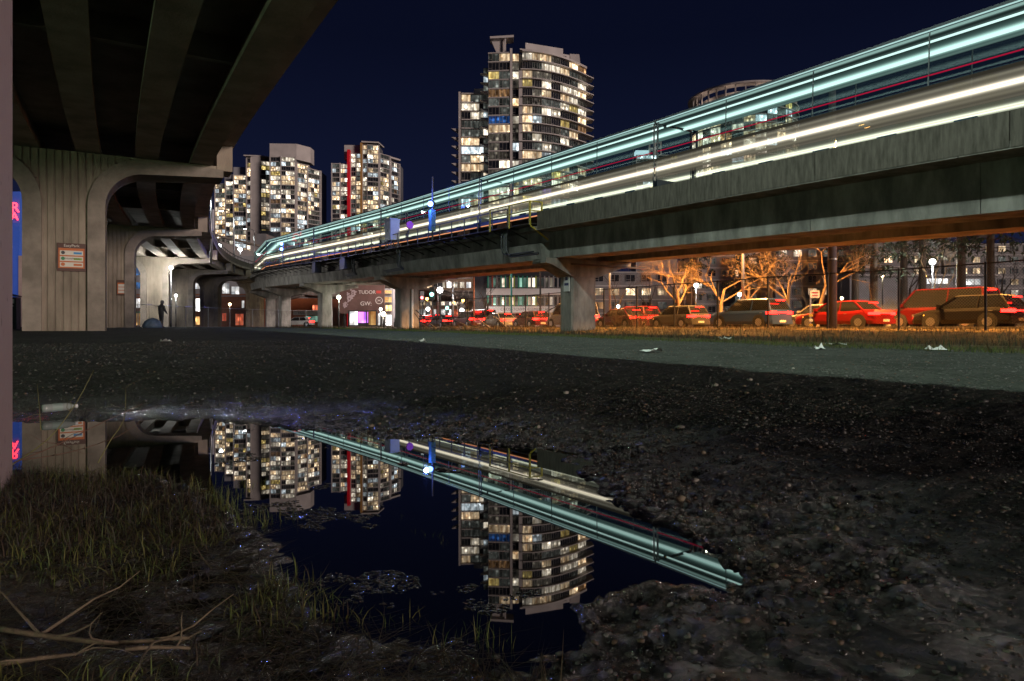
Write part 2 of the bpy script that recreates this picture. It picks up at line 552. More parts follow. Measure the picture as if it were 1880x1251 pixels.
def viaduct_pier(d, detail=True, arm=1.0):
    o, r = VP.frame(d)
    gz = hz(o.x - 5, o.y) - .4
    top = 0.0
    ang = math.atan2(r.y, r.x)
    e_ = empty("pier", (o.x, o.y, o.z), ang)
    e_.parent = via
    cl, crr = -6.9, -4.12            # column edges
    half = (cl + crr) / 2
    und = -.52                         # cap underside at the ends
    base = gz - o.z
    Rr = 1.45
    def outline(off):
        """right half, going up the column and out along the cap; off = inward flange offset"""
        pts = [(crr - off, base)]
        cx, cz = crr + Rr, und - .30 - Rr + .12
        for k in range(0, 11):
            t = math.pi - k / 10 * math.pi / 2
            rr = Rr + off
            pts.append((cx + rr * math.cos(t), cz + rr * math.sin(t)))
        pts.append((.35, und + off * .55))
        return pts
    right = outline(0)
    mirror = lambda P: [(2 * half - x, z) for x, z in P]
    lx = 2 * half - .35 if arm == 1.0 else -8.4
    left_ = mirror(right)
    left_[-1] = (lx, und)
    full = right + [(.35, top)] + [(lx, top)] + left_[::-1]
    core = MB().prism(full, 'y', -.62, .62)
    # upright ribs cast into the faces
    def floor_z(u):
        v = u if u >= half else 2 * half - u
        if v <= crr - .55: return base
        off = .62
        cx, cz = crr + Rr, und - .30 - Rr + .12
        if v < cx:
            rr = Rr + off
            return cz + math.sqrt(max(rr * rr - (v - cx) ** 2, 0))
        return und + .45
    if detail:
        u = lx + .15
        while u < .3:
            z0 = floor_z(u) + .02
            if z0 < -.05:
                for s in (-1, 1):
                    y0, y1 = (-.675, -.60) if s < 0 else (.60, .675)
                    core.box(u - .100, u + .100, y0, y1, z0, -.02)
            u += .262
    core.build("ribbed_wall", CONC_RIB, e_)
    # smooth raised flange following the column edge and the arch, both sides
    for P, nm in ((right, "arch_flange"), (left_, "arch_flange")):
        inner = outline(.62)
        if P is not right:
            inner = mirror(inner); inner[-1] = (lx, inner[-1][1])
        m = MB()
        n = len(P)
        for i in range(n - 1):
            m.add([(P[i][0], -.82, P[i][1]), (P[i + 1][0], -.82, P[i + 1][1]), (inner[i + 1][0], -.82, inner[i + 1][1]), (inner[i][0], -.82, inner[i][1]),
                   (P[i][0], .82, P[i][1]), (P[i + 1][0], .82, P[i + 1][1]), (inner[i + 1][0], .82, inner[i + 1][1]), (inner[i][0], .82, inner[i][1])],
                  [(0, 1, 2, 3), (7, 6, 5, 4), (0, 4, 5, 1), (3, 2, 6, 7)])
        a_, b_ = P[-1], inner[-1]
        m.add([(a_[0], -.82, a_[1]), (b_[0], -.82, b_[1]), (b_[0], .82, b_[1]), (a_[0], .82, a_[1])], [(0, 1, 2, 3)])
        m.build(nm, CONC, e_)
    # cap end block
    for s in (1, -1):
        x0, x1 = (.10, .74) if s > 0 else (lx - .39, lx + .25)
        MB().box(x0, x1, -.66, .66, und + .33, .95).build("cap_end", CONC_RIB, e_)
    return e_
piers = [viaduct_pier(d, detail=(i < 5), arm=1.0 if i < 2 else .6) for i, d in enumerate(pier_d)]
via_pier1 = piers[1]

# ------------------------------------------------------------------ elevated rail guideway (path = near parapet edge, z = parapet top)
GP = Path([(21.4, -34, 5.0), (20.9, -8, 5.83), (20.57, 8.5, 6.42), (20.8, 27.6, 7.01), (20.2, 45, 7.45), (18.8, 65.6, 7.85), (16.9, 82, 8.15), (16.2, 93, 8.28), (17.3, 104, 8.35), (22, 115, 8.4),
           (31, 122, 8.4), (44, 126, 8.4), (62, 128, 8.4), (90, 130, 8.4)])
gw = empty("rail_guideway", (0, 0, 0), label="grey concrete elevated rail guideway crossing behind the gravel lot", cat="guideway")
gp_y = (-2.0, 32.3, 56.0, 74.5, 88.5, 99.5, 113)
gp_d = [GP.d_at_y(y) for y in gp_y] + [GP.d_at_y(113) + 24, GP.d_at_y(113) + 48]
dA = gp_d[1] - .6                                  # the deep parapet span ends at this pier
DUSTY = mat("dusty_rail_steel", (.20, .15, .12), .45, .7, var=.4, scale=5)
def panels(a, b, prof, name, m, step, gap=.025, parent=gw):
    n = max(1, int(round((b - a) / step)))
    for i in range(n):
        x0, x1 = a + (b - a) * i / n + gap / 2, a + (b - a) * (i + 1) / n - gap / 2
        MB().sweep(prof, GP.frames(x0, x1, 2.2)).build(name, m, parent)
gspans = list(zip([0] + gp_d, gp_d + [GP.len]))
for k, (a, b) in enumerate(gspans):
    fr = GP.frames(a + .03, b - .03, 2.2)
    for off, nm in ((0, "near_girder"), (4.1, "far_girder")):
        if b <= gp_d[1] + .1:
            prof = [(off + 1.25, -2.50), (off + 2.85, -2.50), (off + 2.95, -1.02), (off + 1.22, -1.02)]
            # cast segments with open joints between them
            ns = max(1, int(round((b - a) / 5.7)))
            for q in range(ns):
                fs = GP.frames(a + .03 + (b - a - .06) * q / ns + .012, a + .03 + (b - a - .06) * (q + 1) / ns - .012, 2.9)
                m = MB().sweep(prof, fs)
                m.sweep([(off + .02, -1.02), (off + 3.7, -1.02), (off + 3.7, -.80), (off + .02, -.80)], fs)
                m.build(nm + "_segment", CONC_G, gw)
        else:
            prof = [(off + .78, -2.62), (off + 3.0, -2.62), (off + 3.1, -1.70), (off + 2.95, -1.55), (off + 2.95, -.9), (off + 1.25, -.9), (off + 1.25, -1.55), (off + .62, -1.70)]
            m = MB().sweep(prof, fr)
            m.sweep([(off + .55, -.9), (off + 3.7, -.9), (off + 3.7, -.68), (off + .55, -.68)], fr)
            m.build(nm, CONC_G, gw)
    for off in (1.5, 2.9, 5.6, 7.0):
        MB().sweep([(off, -.80), (off + .07, -.80), (off + .07, -.42), (off, -.42)], fr).build("rail", DUSTY, gw)
# parapet panels along the deep span
panels(2, dA, [(0, -.98), (.18, -.98), (.18, 0), (0, 0)], "parapet_panel", CONC_P, 6.1)
panels(2, dA, [(7.62, -.8), (7.8, -.8), (7.8, -.25), (7.62, -.25)], "far_parapet_panel", CONC_P, 9)
# the other spans carry a low kerb, a steel walkway on brackets and a railing
dB = GP.d_at_y(93)
MB().sweep([(.62, -.68), (.74, -.68), (.74, -.50), (.62, -.50)], GP.frames(dA + .6, GP.len - 2, 2.2)).build("deck_kerb", CONC_G, gw)
MB().sweep([(-.25, -.66), (.56, -.66), (.56, -.60), (-.25, -.60)], GP.frames(dA + .3, dB, 2.2)).build("walkway_grating", STEEL, gw)
for z_, nm in ((.42, "top_rail"), (-.08, "mid_rail")):
    MB().sweep([(-.24, z_), (-.19, z_), (-.19, z_ + .05), (-.24, z_ + .05)], GP.frames(dA + 2.8, dB, 2.2)).build(nm, STEEL, gw)
d = dA + 2.8
i = 0
while d < dB:
    o, r = GP.frame(d)
    p = o + r * -.215
    m = MB().box(p.x - .03, p.x + .03, p.y - .03, p.y + .03, p.z - .68, p.z + .47)
    m.build("railing_post", STEEL, gw)
    if i % 1 == 0:
        m = MB()
        m.bar(o + r * -.2 + Vector((0, 0, -.70)), o + r * 1.2 + Vector((0, 0, -.70)), .07, .09)
        m.bar(o + r * -.2 + Vector((0, 0, -.72)), o + r * 1.2 + Vector((0, 0, -1.25)), .06, .06)
        m.build("walkway_bracket", STEEL, gw)
    d += 1.75; i += 1
# yellow guarded landing where the walkway meets the deep span
for dd in (dA + .2, dA + 2.4, dA + 4.6):
    for u in ((-.35, .45) if dd < dA + 1 else (-.35,)):
        o, r = GP.frame(dd); p = o + r * u
        MB().box(p.x - .045, p.x + .045, p.y - .045, p.y + .045, p.z - .75, p.z + .62).build("landing_post", YEL, gw)
o0, r0 = GP.frame(dA + .2); o1, r1 = GP.frame(dA + 4.6)
up = lambda z: Vector((0, 0, z))
for z_ in (.6, .08):
    MB().bar(o0 + r0 * -.35 + up(z_), o1 + r1 * -.35 + up(z_), .06).bar(o0 + r0 * -.35 + up(z_), o0 + r0 * .5 + up(z_), .06).build("landing_rail", YEL, gw)
MB().bar(o0 + r0 * -.32 + up(-.78), o0 + r0 * .9 + up(-1.5), .08).build("landing_brace", YEL, gw)
# cable trays dropping from the walkway to the pier tops
def cable_drop(dd, depth, name):
    o, r = GP.frame(dd); fwd = Vector((-r.y, r.x, 0))
    base = o + r * .05
    m = MB()
    pts = [base + up(-.62), base + up(-1.1), base + up(-1.7) + r * -.02, base + up(-2.1) - fwd * .15, base + up(-2.32) - fwd * .6, base + up(-2.36) - fwd * depth]
    for q in (-.28, .28):
        m.tube([p + fwd * q * (1 if i < 3 else .9) + up(q * .3 if i > 3 else 0) for i, p in enumerate(pts)], .045, 6)
    for q in (-.15, -.05, .05, .15):
        m.tube([p + fwd * q + r * .08 for p in pts], .035, 5)
    m.build(name, mat("cable_sheath", (.05, .05, .055), .55, var=.3, scale=9), gw)
cable_drop(dA + 3.6, 3.4, "cable_tray")
cable_drop(GP.d_at_y(50.4), -2.6, "cable_tray")
cable_drop(GP.d_at_y(60.5), -1.6, "cable_tray")
for yy, w in ((62, 1.5), (70, 1.2)):
    o, r = GP.frame(GP.d_at_y(yy)); p = o + r * .1
    MB().box(p.x - .3, p.x + .35, p.y - w / 2, p.y + w / 2, p.z - 1.75, p.z - .7).build("junction_box", STEEL, gw)

def guideway_pier(d, pipe=False, c0=2.45, c1=4.25):
    o, r = GP.frame(d)
    ang = math.atan2(r.y, r.x)
    c = o + r * 3.35
    g = hz(c.x, c.y) - .5
    bot = -2.62 if d > gp_d[1] + 1 else -2.5
    e_ = empty("guideway_pier", (o.x, o.y, o.z), ang); e_.parent = gw
    col = MB()
    z0, zs = g - o.z, bot - 1.05
    b_ = .10
    sec = [(c0 + b_, -.62), (c1 - b_, -.62), (c1, -.62 + b_), (c1, .62 - b_), (c1 - b_, .62), (c0 + b_, .62), (c0, .62 - b_), (c0, -.62 + b_)]
    col.prism(sec, 'z', z0, zs + .05)
    col.build("column", CONC_G, e_)
    cap = MB().prism([(c0 - .05, zs), (c1 + .05, zs), (6.2, bot - .42), (6.9, bot - .34), (6.9, bot - .05), (.55, bot - .05), (.55, bot - .34), (1.0, bot - .42)], 'y', -.68, .68)
    cap.build("cap", CONC_G, e_)
    for u in (1.6, 2.6, 5.7, 6.7 - .1):
        MB().box(u - .22, u + .22, -.3, .3, bot - .05, bot - .002).build("bearing", STEEL, e_)
    if pipe:
        MB().tube([(3.5, -.74, z0 + .4), (3.5, -.74, zs - .02)], .11, 10).build("drain_pipe", WHITEP, e_)
    return e_
gpiers = [guideway_pier(d, pipe=(i == 2), c0=2.45 if i < 3 else 2.6, c1=4.25 if i < 3 else 3.85) for i, d in enumerate(gp_d)]
# overhead service pipe poking out past the near pier
o, r = GP.frame(gp_d[1])
MB().bar(o + r * 2.2 + up(-2.86) + Vector((0, -.9, 0)), o + r * 8.2 + up(-2.86) + Vector((0, -.9, 0)), .14, .10).build("service_pipe", STEEL, gw)

# ------------------------------------------------------------------ train standing on the near track
def glow_panel(name, axis, base, peaks, clear=0.0):
    """panel with glow painted into its emission; peaks: (position, width, colour, strength) along a local axis"""
    m = bpy.data.materials.new(name); m.use_nodes = True
    N, L = m.node_tree.nodes, m.node_tree.links
    N.remove(N["Principled BSDF"])
    tcn = N.new("ShaderNodeTexCoord"); sp_ = N.new("ShaderNodeSeparateXYZ"); L.new(tcn.outputs["Object"], sp_.inputs[0])
    em0 = N.new("ShaderNodeEmission"); em0.inputs[0].default_value = (*base[0], 1); em0.inputs[1].default_value = base[1]
    out = em0.outputs[0]
    for p, w, c, s_ in peaks:
        a_ = N.new("ShaderNodeMath"); a_.operation = 'SUBTRACT'; L.new(sp_.outputs[axis], a_.inputs[0]); a_.inputs[1].default_value = p
        b_ = N.new("ShaderNodeMath"); b_.operation = 'DIVIDE'; L.new(a_.outputs[0], b_.inputs[0]); b_.inputs[1].default_value = w
        c_ = N.new("ShaderNodeMath"); c_.operation = 'POWER'; L.new(b_.outputs[0], c_.inputs[0]); c_.inputs[1].default_value = 2
        d_ = N.new("ShaderNodeMath"); d_.operation = 'MULTIPLY'; L.new(c_.outputs[0], d_.inputs[0]); d_.inputs[1].default_value = -1
        e_ = N.new("ShaderNodeMath"); e_.operation = 'EXPONENT'; L.new(d_.outputs[0], e_.inputs[0])
        f_ = N.new("ShaderNodeMath"); f_.operation = 'MULTIPLY'; L.new(e_.outputs[0], f_.inputs[0]); f_.inputs[1].default_value = s_
        em = N.new("ShaderNodeEmission"); em.inputs[0].default_value = (*c, 1); L.new(f_.outputs[0], em.inputs[1])
        ad = N.new("ShaderNodeAddShader"); L.new(out, ad.inputs[0]); L.new(em.outputs[0], ad.inputs[1]); out = ad.outputs[0]
    if clear:
        t = N.new("ShaderNodeBsdfTransparent"); t.inputs[0].default_value = (clear, clear, clear, 1)
        ad = N.new("ShaderNodeAddShader"); L.new(out, ad.inputs[0]); L.new(t.outputs[0], ad.inputs[1]); out = ad.outputs[0]
    L.new(out, N["Material Output"].inputs[0])
    m.cycles.emission_sampling = 'NONE'
    MATS[name] = m
    return m
MINT = (.72, 1.0, .92)
CEIL = glow_panel("ceiling_painted_glow", 0, ((.42, .66, .60), .035), [(.10, .10, MINT, .55), (.62, .13, MINT, .10), (1.70, .24, MINT, 1.5), (1.70, .60, (.5, .85, .76), .20), (2.35, .12, MINT, .12)])  # soft tube light painted onto the ceiling as emission peaks
TUBE = emis("ceiling_light_strip", (.78, 1.0, .94), 1.5, sample=True)
CORN = emis("cornice_streak_glow", (.62, .98, .94), .75, sample=True)  # added roof-edge strip standing in for the top light streak
def lit_glass(name, col, st, clear):
    m = emis(name, col, st)
    N, L = m.node_tree.nodes, m.node_tree.links
    t = N.new("ShaderNodeBsdfTransparent"); mx = N.new("ShaderNodeMixShader"); mx.inputs[0].default_value = clear
    em = next(n for n in N if n.type == 'EMISSION')
    L.new(em.outputs[0], mx.inputs[1]); L.new(t.outputs[0], mx.inputs[2]); L.new(mx.outputs[0], N["Material Output"].inputs[0])
    return m
CREAM = glow_panel("lower_streak_glow", 2, ((.6, .55, .42), .022), [(1.055, .075, (1.0, .93, .72), 1.35), (1.06, .26, (.75, .68, .48), .15), (1.36, .05, (.75, .7, .5), .10), (.80, .05, (.75, .7, .5), .05)], .62)  # cream light streak painted into the lower side panel
CREAM2 = emis("waist_rail_glow", (.60, .55, .40), .05)
CREAMT = emis("waist_streak_glow", (1.0, .90, .62), 1.25, sample=True)  # added strip, bright core of the cream streak
SKIRTL = emis("sole_bar_streak_glow", (1.0, .40, .17), .9, sample=True)  # added strip standing in for the low orange streak
REDL = emis("red_streak_glow", (1.0, .02, .10), .35)  # added glowing line for the faint red streak
BODY = mat("train_body_dark", (.035, .04, .055), .3, .2)
ROOFM = mat("train_roof_grey", (.10, .11, .12), .5)
TGL = clear_glass("train_window_glass", (.86, .93, .92))
def carriage(length):
    root = empty("train_carriage")
    h = length / 2
    W = 2.55
    # local: x across (0 = near side), y along, z = 0 at parapet top
    pr = [(0.02, 3.26), (.18, 3.42), (.8, 3.58), (1.75, 3.58), (2.37, 3.42), (2.53, 3.26), (2.53, 3.20), (.02, 3.20)]
    MB().prism(pr, 'y', -h, h).build("roof", ROOFM, root)
    c_ = MB().box(.06, 2.49, -h + .1, h - .1, 3.16, 3.198).build("ceiling", CEIL, root)
    for x, hw_ in ((.62, .02), (1.70, .05)):
        MB().box(x - hw_, x + hw_, -h + .02, h - .02, 3.09, 3.15).build("ceiling_light", TUBE, c_)
    for x in (-.012, 2.51):
        MB().box(x, x + .05, -h, h, 3.215, 3.25).build("cornice_streak", CORN, root)
    # waist and lower body: added glowing strips stand in for a passing train's streaks
    for x in (0.0, 2.47):
        lw = MB().box(x + .01, x + .05, -h, h, .62, 1.46).build("lower_streak_panel", CREAM, root)
        MB().box(x - .012, x + .07, -h, h, 1.04, 1.07).build("waist_streak", CREAMT, root)
        MB().box(x - .004, x + .06, -h, h, 1.46, 1.56).build("waist_rail", CREAM2, root)
        MB().box(x - .02, x + .08, -h + .1, h - .1, 1.872, 1.884).build("red_stripe", REDL, root)
        MB().box(x - .004, x + .06, -h, h, .02, .22).build("skirt", BODY, root)
        MB().box(x + .018, x + .032, -h, h, .22, .62).build("low_pane", TGL, root)
        MB().box(x - .03, x + .02, -h + .2, h - .2, -.02, .035).build("sole_bar_streak", SKIRTL, root)
        n = 4
        for k in range(n):
            y0, y1 = -h + .12 + (length - .24) * k / n, -h + .12 + (length - .24) * (k + 1) / n
            MB().box(x + .018, x + .032, y0 + .015, y1 - .015, 1.56, 3.19).build("window_pane", TGL, root)
            MB().box(x + .01, x + .04, y1 - .015, y1 + .015, 1.56, 3.2).build("window_post", ROOFM, root)
    MB().box(.06, 2.49, -h, h, .04, .16).build("floor", ROOFM, root)
    for y in (-h, h - .06):
        MB().box(.06, 2.49, y, y + .06, .1, .6).build("end_wall", BODY, root)
        MB().box(.02, .08, y, y + .04, .6, 3.19).build("end_pillar", ROOFM, root)
        MB().box(2.47, 2.53, y, y + .04, .6, 3.19).build("end_pillar", BODY, root)
    for y in (-h + 2.6, h - 2.6):
        m = MB().box(.35, 2.2, y - .9, y + .9, -.28, .02)
        for yy in (-.65, .65):
            for x in (.42, 2.02):
                m.prism([(y + yy + .3 * math.cos(t), -.12 + .3 * math.sin(t)) for t in np.linspace(0, 2 * math.pi, 14, endpoint=False)], 'x', x, x + .12)
        m.build("bogie", STEEL, root)
    for k in range(6):
        y = -h + 1.6 + k * (length - 3.2) / 5
        m = MB().box(2.0, 2.42, y - .35, y + .35, .45, .55)
        m.box(2.34, 2.42, y - .35, y + .35, .55, .95)
        m.build("seat", mat("seat_fabric", (.05, .08, .14), .9), root)
    return root
CL = 16.4
names = ["at the frame's right edge", "before the round tower", "above the yellow landing, before the curved tower",
         "left of the blue signal lamp", "behind the pale equipment cabinet", "on the far straight before the bend", "on the bend, last but one", "farthest round the bend"]
proto = carriage(CL)
d = GP.d_at_y(-4.5) - 4.8
for i in range(8):
    t = proto if i == 0 else copy_tree(proto)
    d0, d1 = d, d + CL
    o0, r0 = GP.frame(d0); o1, r1 = GP.frame(d1)
    a, b = o0 + r0 * 1.0, o1 + r1 * 1.0
    c = (a + b) / 2; dv = b - a
    t.location = c
    t.rotation_euler = (math.atan2(dv.z, math.hypot(dv.x, dv.y)), 0, math.atan2(dv.y, dv.x) - math.pi / 2)
    tag(t, "lit metro train carriage " + names[i], "train", "metro train carriages on the guideway")
    d += CL + .14

hl = MB()  # lamps added for the orange glow at the bend
for x in (.45, 2.1):
    hl.lathe([(.01, -.06), (.16, -.03), (.16, .03), (.01, .06)], (x, CL / 2 + .05, .55), 12)
hl.build("headlight", emis("train_headlight", (1.0, .62, .30), 25, sample=True), t)
# ------------------------------------------------------------------ residential towers
def window_lit(name, c1, c2, strength, blind=.5):
    """lit window pane: curtains, furniture and lamp glow painted into its emission"""
    m = bpy.data.materials.new(name); m.use_nodes = True
    N, L = m.node_tree.nodes, m.node_tree.links
    N.remove(N["Principled BSDF"])
    tcn = N.new("ShaderNodeTexCoord"); oi = N.new("ShaderNodeObjectInfo")
    add = N.new("ShaderNodeVectorMath"); add.operation = 'ADD'
    sc = N.new("ShaderNodeVectorMath"); sc.operation = 'SCALE'; sc.inputs["Scale"].default_value = 37
    cmb = N.new("ShaderNodeCombineXYZ")
    L.new(oi.outputs["Random"], cmb.inputs[0]); L.new(oi.outputs["Random"], cmb.inputs[2]); L.new(cmb.outputs[0], sc.inputs[0])
    L.new(tcn.outputs["Object"], add.inputs[0]); L.new(sc.outputs[0], add.inputs[1])
    mp = N.new("ShaderNodeMapping"); mp.inputs["Scale"].default_value = (1.1, 1, .55); L.new(add.outputs[0], mp.inputs[0])
    nz = N.new("ShaderNodeTexNoise"); nz.inputs["Scale"].default_value = .9; nz.inputs["Detail"].default_value = 4; L.new(mp.outputs[0], nz.inputs["Vector"])
    r = N.new("ShaderNodeValToRGB"); L.new(nz.outputs["Fac"], r.inputs[0])
    r.color_ramp.elements[0].position, r.color_ramp.elements[0].color = .33, (*[c * blind for c in c2], 1)
    r.color_ramp.elements[1].position, r.color_ramp.elements[1].color = .66, (*c1, 1)
    em = N.new("ShaderNodeEmission"); L.new(r.outputs[0], em.inputs[0])
    mr = N.new("ShaderNodeMapRange"); pw_ = N.new("ShaderNodeMath"); pw_.operation = 'POWER'; L.new(oi.outputs["Random"], pw_.inputs[0]); pw_.inputs[1].default_value = 1.7
    L.new(pw_.outputs[0], mr.inputs[0]); mr.inputs[3].default_value = strength * .32; mr.inputs[4].default_value = strength * 2.0
    # each pane gets its own brightness, plus a painted hot spot for a room lamp
    sp_ = N.new("ShaderNodeSeparateXYZ"); L.new(add.outputs[0], sp_.inputs[0])
    def mth(op, a_, b_=None):
        n_ = N.new("ShaderNodeMath"); n_.operation = op
        L.new(a_, n_.inputs[0])
        if b_ is not None:
            if isinstance(b_, (int, float)): n_.inputs[1].default_value = b_
            else: L.new(b_, n_.inputs[1])
        return n_.outputs[0]
    wnz = N.new("ShaderNodeTexWhiteNoise"); wnz.noise_dimensions = '1D'
    L.new(mth('FLOOR', mth('MULTIPLY', sp_.outputs[0], .95)), wnz.inputs["W"])
    pane = N.new("ShaderNodeMapRange"); L.new(wnz.outputs["Value"], pane.inputs[0]); pane.inputs[3].default_value = .38; pane.inputs[4].default_value = 1.25
    vo = N.new("ShaderNodeTexVoronoi"); vo.inputs["Scale"].default_value = .55; L.new(add.outputs[0], vo.inputs["Vector"])
    hot = N.new("ShaderNodeMapRange"); hot.interpolation_type = 'SMOOTHSTEP'; L.new(vo.outputs["Distance"], hot.inputs[0])
    hot.inputs[1].default_value = .10; hot.inputs[2].default_value = .42; hot.inputs[3].default_value = 3.2; hot.inputs[4].default_value = .75
    L.new(mth('MULTIPLY', mth('MULTIPLY', mr.outputs[0], pane.outputs[0]), hot.outputs[0]), em.inputs[1])
    gl = N.new("ShaderNodeBsdfGlossy"); gl.inputs["Roughness"].default_value = .06; gl.inputs[0].default_value = (.4, .4, .4, 1)
    mx = N.new("ShaderNodeMixShader"); mx.inputs[0].default_value = .08
    L.new(em.outputs[0], mx.inputs[1]); L.new(gl.outputs[0], mx.inputs[2])
    L.new(mx.outputs[0], N["Material Output"].inputs[0])
    m.cycles.emission_sampling = 'NONE'
    return m
W_WARM = window_lit("window_warm", (1.0, .78, .50), (.95, .55, .26), 2.2, .45)
W_CREAM = window_lit("window_cream", (1.0, .90, .74), (.9, .72, .48), 2.4, .5)
W_WHITE = window_lit("window_white", (.86, .95, 1.0), (.62, .78, .85), 1.8, .5)
W_YELL = window_lit("window_yellow", (1.0, .78, .28), (.8, .5, .12), 1.3, .5)
W_ORNG = window_lit("window_orange", (1.0, .55, .25), (.5, .22, .08), .7, .35)
W_DIM = window_lit("window_dim", (.24, .21, .16), (.12, .11, .10), .55, .5)  # unlit glass: this and the green one carry a faint painted glow
W_DIMG = window_lit("window_dim_green", (.17, .18, .16), (.10, .11, .10), .8, .6)
W_BLUE = window_lit("window_blue", (.10, .35, 1.0), (.03, .12, .6), .8, .6)
W_VIOL = window_lit("window_violet", (.45, .22, 1.0), (.25, .1, .9), 1.2, .6)
W_DARK = mat("window_dark", (.018, .02, .026), .12, spec=.7)
FRM = mat("window_frame", (.30, .28, .27), .5)
TOWC = mat("tower_concrete", (.56, .51, .49), .8, var=.22, scale=.12, detail=4)
TOWD = mat("tower_spandrel", (.20, .20, .21), .5, var=.3, scale=.3)
LITMIX = [(W_WARM, 24), (W_CREAM, 22), (W_WHITE, 8), (W_YELL, 3), (W_ORNG, 2)]
UNLIT = [(W_DARK, 16), (W_DIM, 16), (W_DIMG, 16)]
wrng = random.Random(29)
def pick(lst):
    t = wrng.random() * sum(w for _, w in lst)
    for m, w in lst:
        t -= w
        if t <= 0: return m
    return lst[-1][0]
_wm = {}
def window_mesh(w, h, n):
    key = (round(w, 2), round(h, 2), n)
    if key not in _wm:
        m = MB()
        m.add([(-w / 2, 0, 0), (w / 2, 0, 0), (w / 2, 0, h), (-w / 2, 0, h)], [(0, 1, 2, 3)], 0)
        f = .07 if w > 1.5 else .05
        m.box(-w / 2, w / 2, -.10, .02, 0, f, 1); m.box(-w / 2, w / 2, -.10, .02, h - f, h, 1)
        for k in range(n + 1):
            x = -w / 2 + (w - f) * k / n
            m.box(x, x + f, -.09, .02, f, h - f, 1)
        if n > 1:
            m.box(-w / 2 + f, -w / 2 + w / n, -.07, .02, h * .26, h * .26 + f, 1)
        _wm[key] = m.mesh("window", [W_DARK, FRM], recalc=False)
    return _wm[key]
def add_window(parent, x, y, z, ang, w, h, n, material):
    o = link("window", window_mesh(w, h, n), parent, (x, y, z), ang)
    o.material_slots[0].link = 'OBJECT'
    o.material_slots[0].material = material
    return o
def facade(parent, pts, z0, floors, fh, bay, lit=.45, sill=.22, head=.22, mull=3, special=None, band=None, setback=.12, pier=0.0):
    """windows along a plan polyline (local metres, outward side on the camera's side = left of travel reversed)"""
    for (ax, ay), (bx, by) in zip(pts, pts[1:]):
        L = math.hypot(bx - ax, by - ay); n = max(1, int(round(L / bay))); ang = math.atan2(by - ay, bx - ax)
        w = L / n
        for f in range(floors):
            run = None
            for k in range(n):
                t = (k + .5) / n
                if run is None or wrng.random() > .5:
                    run = pick(LITMIX) if wrng.random() < lit else pick(UNLIT)
                mm = run
                if special:
                    s_ = special(f, k)
                    if s_: mm = s_
                x, y = ax + (bx - ax) * t, ay + (by - ay) * t
                # set back into the wall
                x -= math.sin(ang) * setback; y += math.cos(ang) * setback
                add_window(parent, x, y, z0 + f * fh + sill, ang, w - pier, fh - sill - head, mull, mm)
def slab_poly(parent, poly, z, t, name, m):
    return MB().prism(poly, 'z', z, z + t).build(name, m, parent)
def inset(poly, d):
    c = Vector((sum(p[0] for p in poly) / len(poly), sum(p[1] for p in poly) / len(poly)))
    out = []
    for p in poly:
        v = Vector(p) - c
        out.append(tuple(c + v * (1 - d / max(v.length, .1))))
    return out
def tower_root(px, depth, label):
    x, y = view_pos(px, depth)
    return empty("residential_tower", (x, y, .5), -YAW, label, "tower")
LIT = []

# --- the big curved tower in the middle ------------------------------------------------
T2 = tower_root(990, 230, "tallest curved white tower with balcony slabs and a rooftop canopy")
S = 230 / 1253.3
fh = 3.0
zt = (600 - 97) * S                      # roof level of the front block
nf = 19
zb = zt - nf * fh
A = (-17.1, 0.0); B = (-9.9, -.6)
curve = [(-5.6 + 23.2 * t, -1.6 + 15.5 * t ** 1.9) for t in np.linspace(0, 1, 8)]
back = [(19.5, 30), (-17.1, 30)]
body = [A, B, (-5.9, -.4)] + curve + back
MB().prism([(-16.5, .8), (-6.5, .8)] + [(x - .2, y + 2.2) for x, y in curve[:-1]] + [(curve[-1][0] - 1.2, curve[-1][1] + 2.2), (18, 30), (-16.5, 30)], 'z', 0, zt).build("tower_core", TOWD, T2)
# podium below the windows that show
MB().prism(body, 'z', 0, zb - .1).build("lower_storeys", TOWC, T2)
sp2 = lambda f, k: {(11, 0): W_BLUE, (11, 1): W_BLUE}.get((f, k))
facade(T2, [A, B], zb, nf, fh, 3.7, lit=.62, special=sp2)
facade(T2, [(-9.0, -.2), (-6.9, -.2)], zb, nf, fh, 2.1, lit=.40, mull=2)
sp3 = lambda f, k: W_VIOL if (f == 2 and k == 0) else None
for i in range(7):
    facade(T2, [curve[i], curve[i + 1]], zb, nf, fh, 6, lit=.54, mull=4, setback=.45, special=(lambda f, k, i=i: W_VIOL if (f == 3 and i == 2) else None))
for f in range(nf + 1):
    z = zb + f * fh
    slab_poly(T2, [(-17.25, -.15), (-9.75, -.75), (-9.75, 1), (-17.25, 1)], z - .16, .34, "floor_slab", TOWC)
    if f == nf: continue
    out = [(x + .12 + .9 * (x + 5.6) / 23.2, y - .75) for x, y in curve]
    out[0] = (out[0][0] - .9 * (f % 2), out[0][1] + .1)
    ext = 2.6
    out = out + [(curve[-1][0] + ext, curve[-1][1] + 1.0), (curve[-1][0] + ext - .3, curve[-1][1] + 5), (curve[-1][0], curve[-1][1] + 5)]
    slab_poly(T2, out + [(curve[-1][0] - 3, curve[-1][1] + 3.0), (-5.6, 2)], z - .18, .30, "balcony_slab", TOWC)
    # glass balustrade stub at the right-hand end
    m = MB()
    for q in (0, 1, 2):
        x_, y_ = curve[-1][0] + ext - .15, curve[-1][1] + 1.1 + q * 1.8
        m.box(x_ - .04, x_ + .04, y_ - .04, y_ + .04, z + .12, z + 1.15)
    m.box(curve[-1][0] + ext - .19, curve[-1][0] + ext - .11, curve[-1][1] + 1.1, curve[-1][1] + 4.8, z + 1.1, z + 1.18)
    m.build("balcony_rail", STEEL, T2)
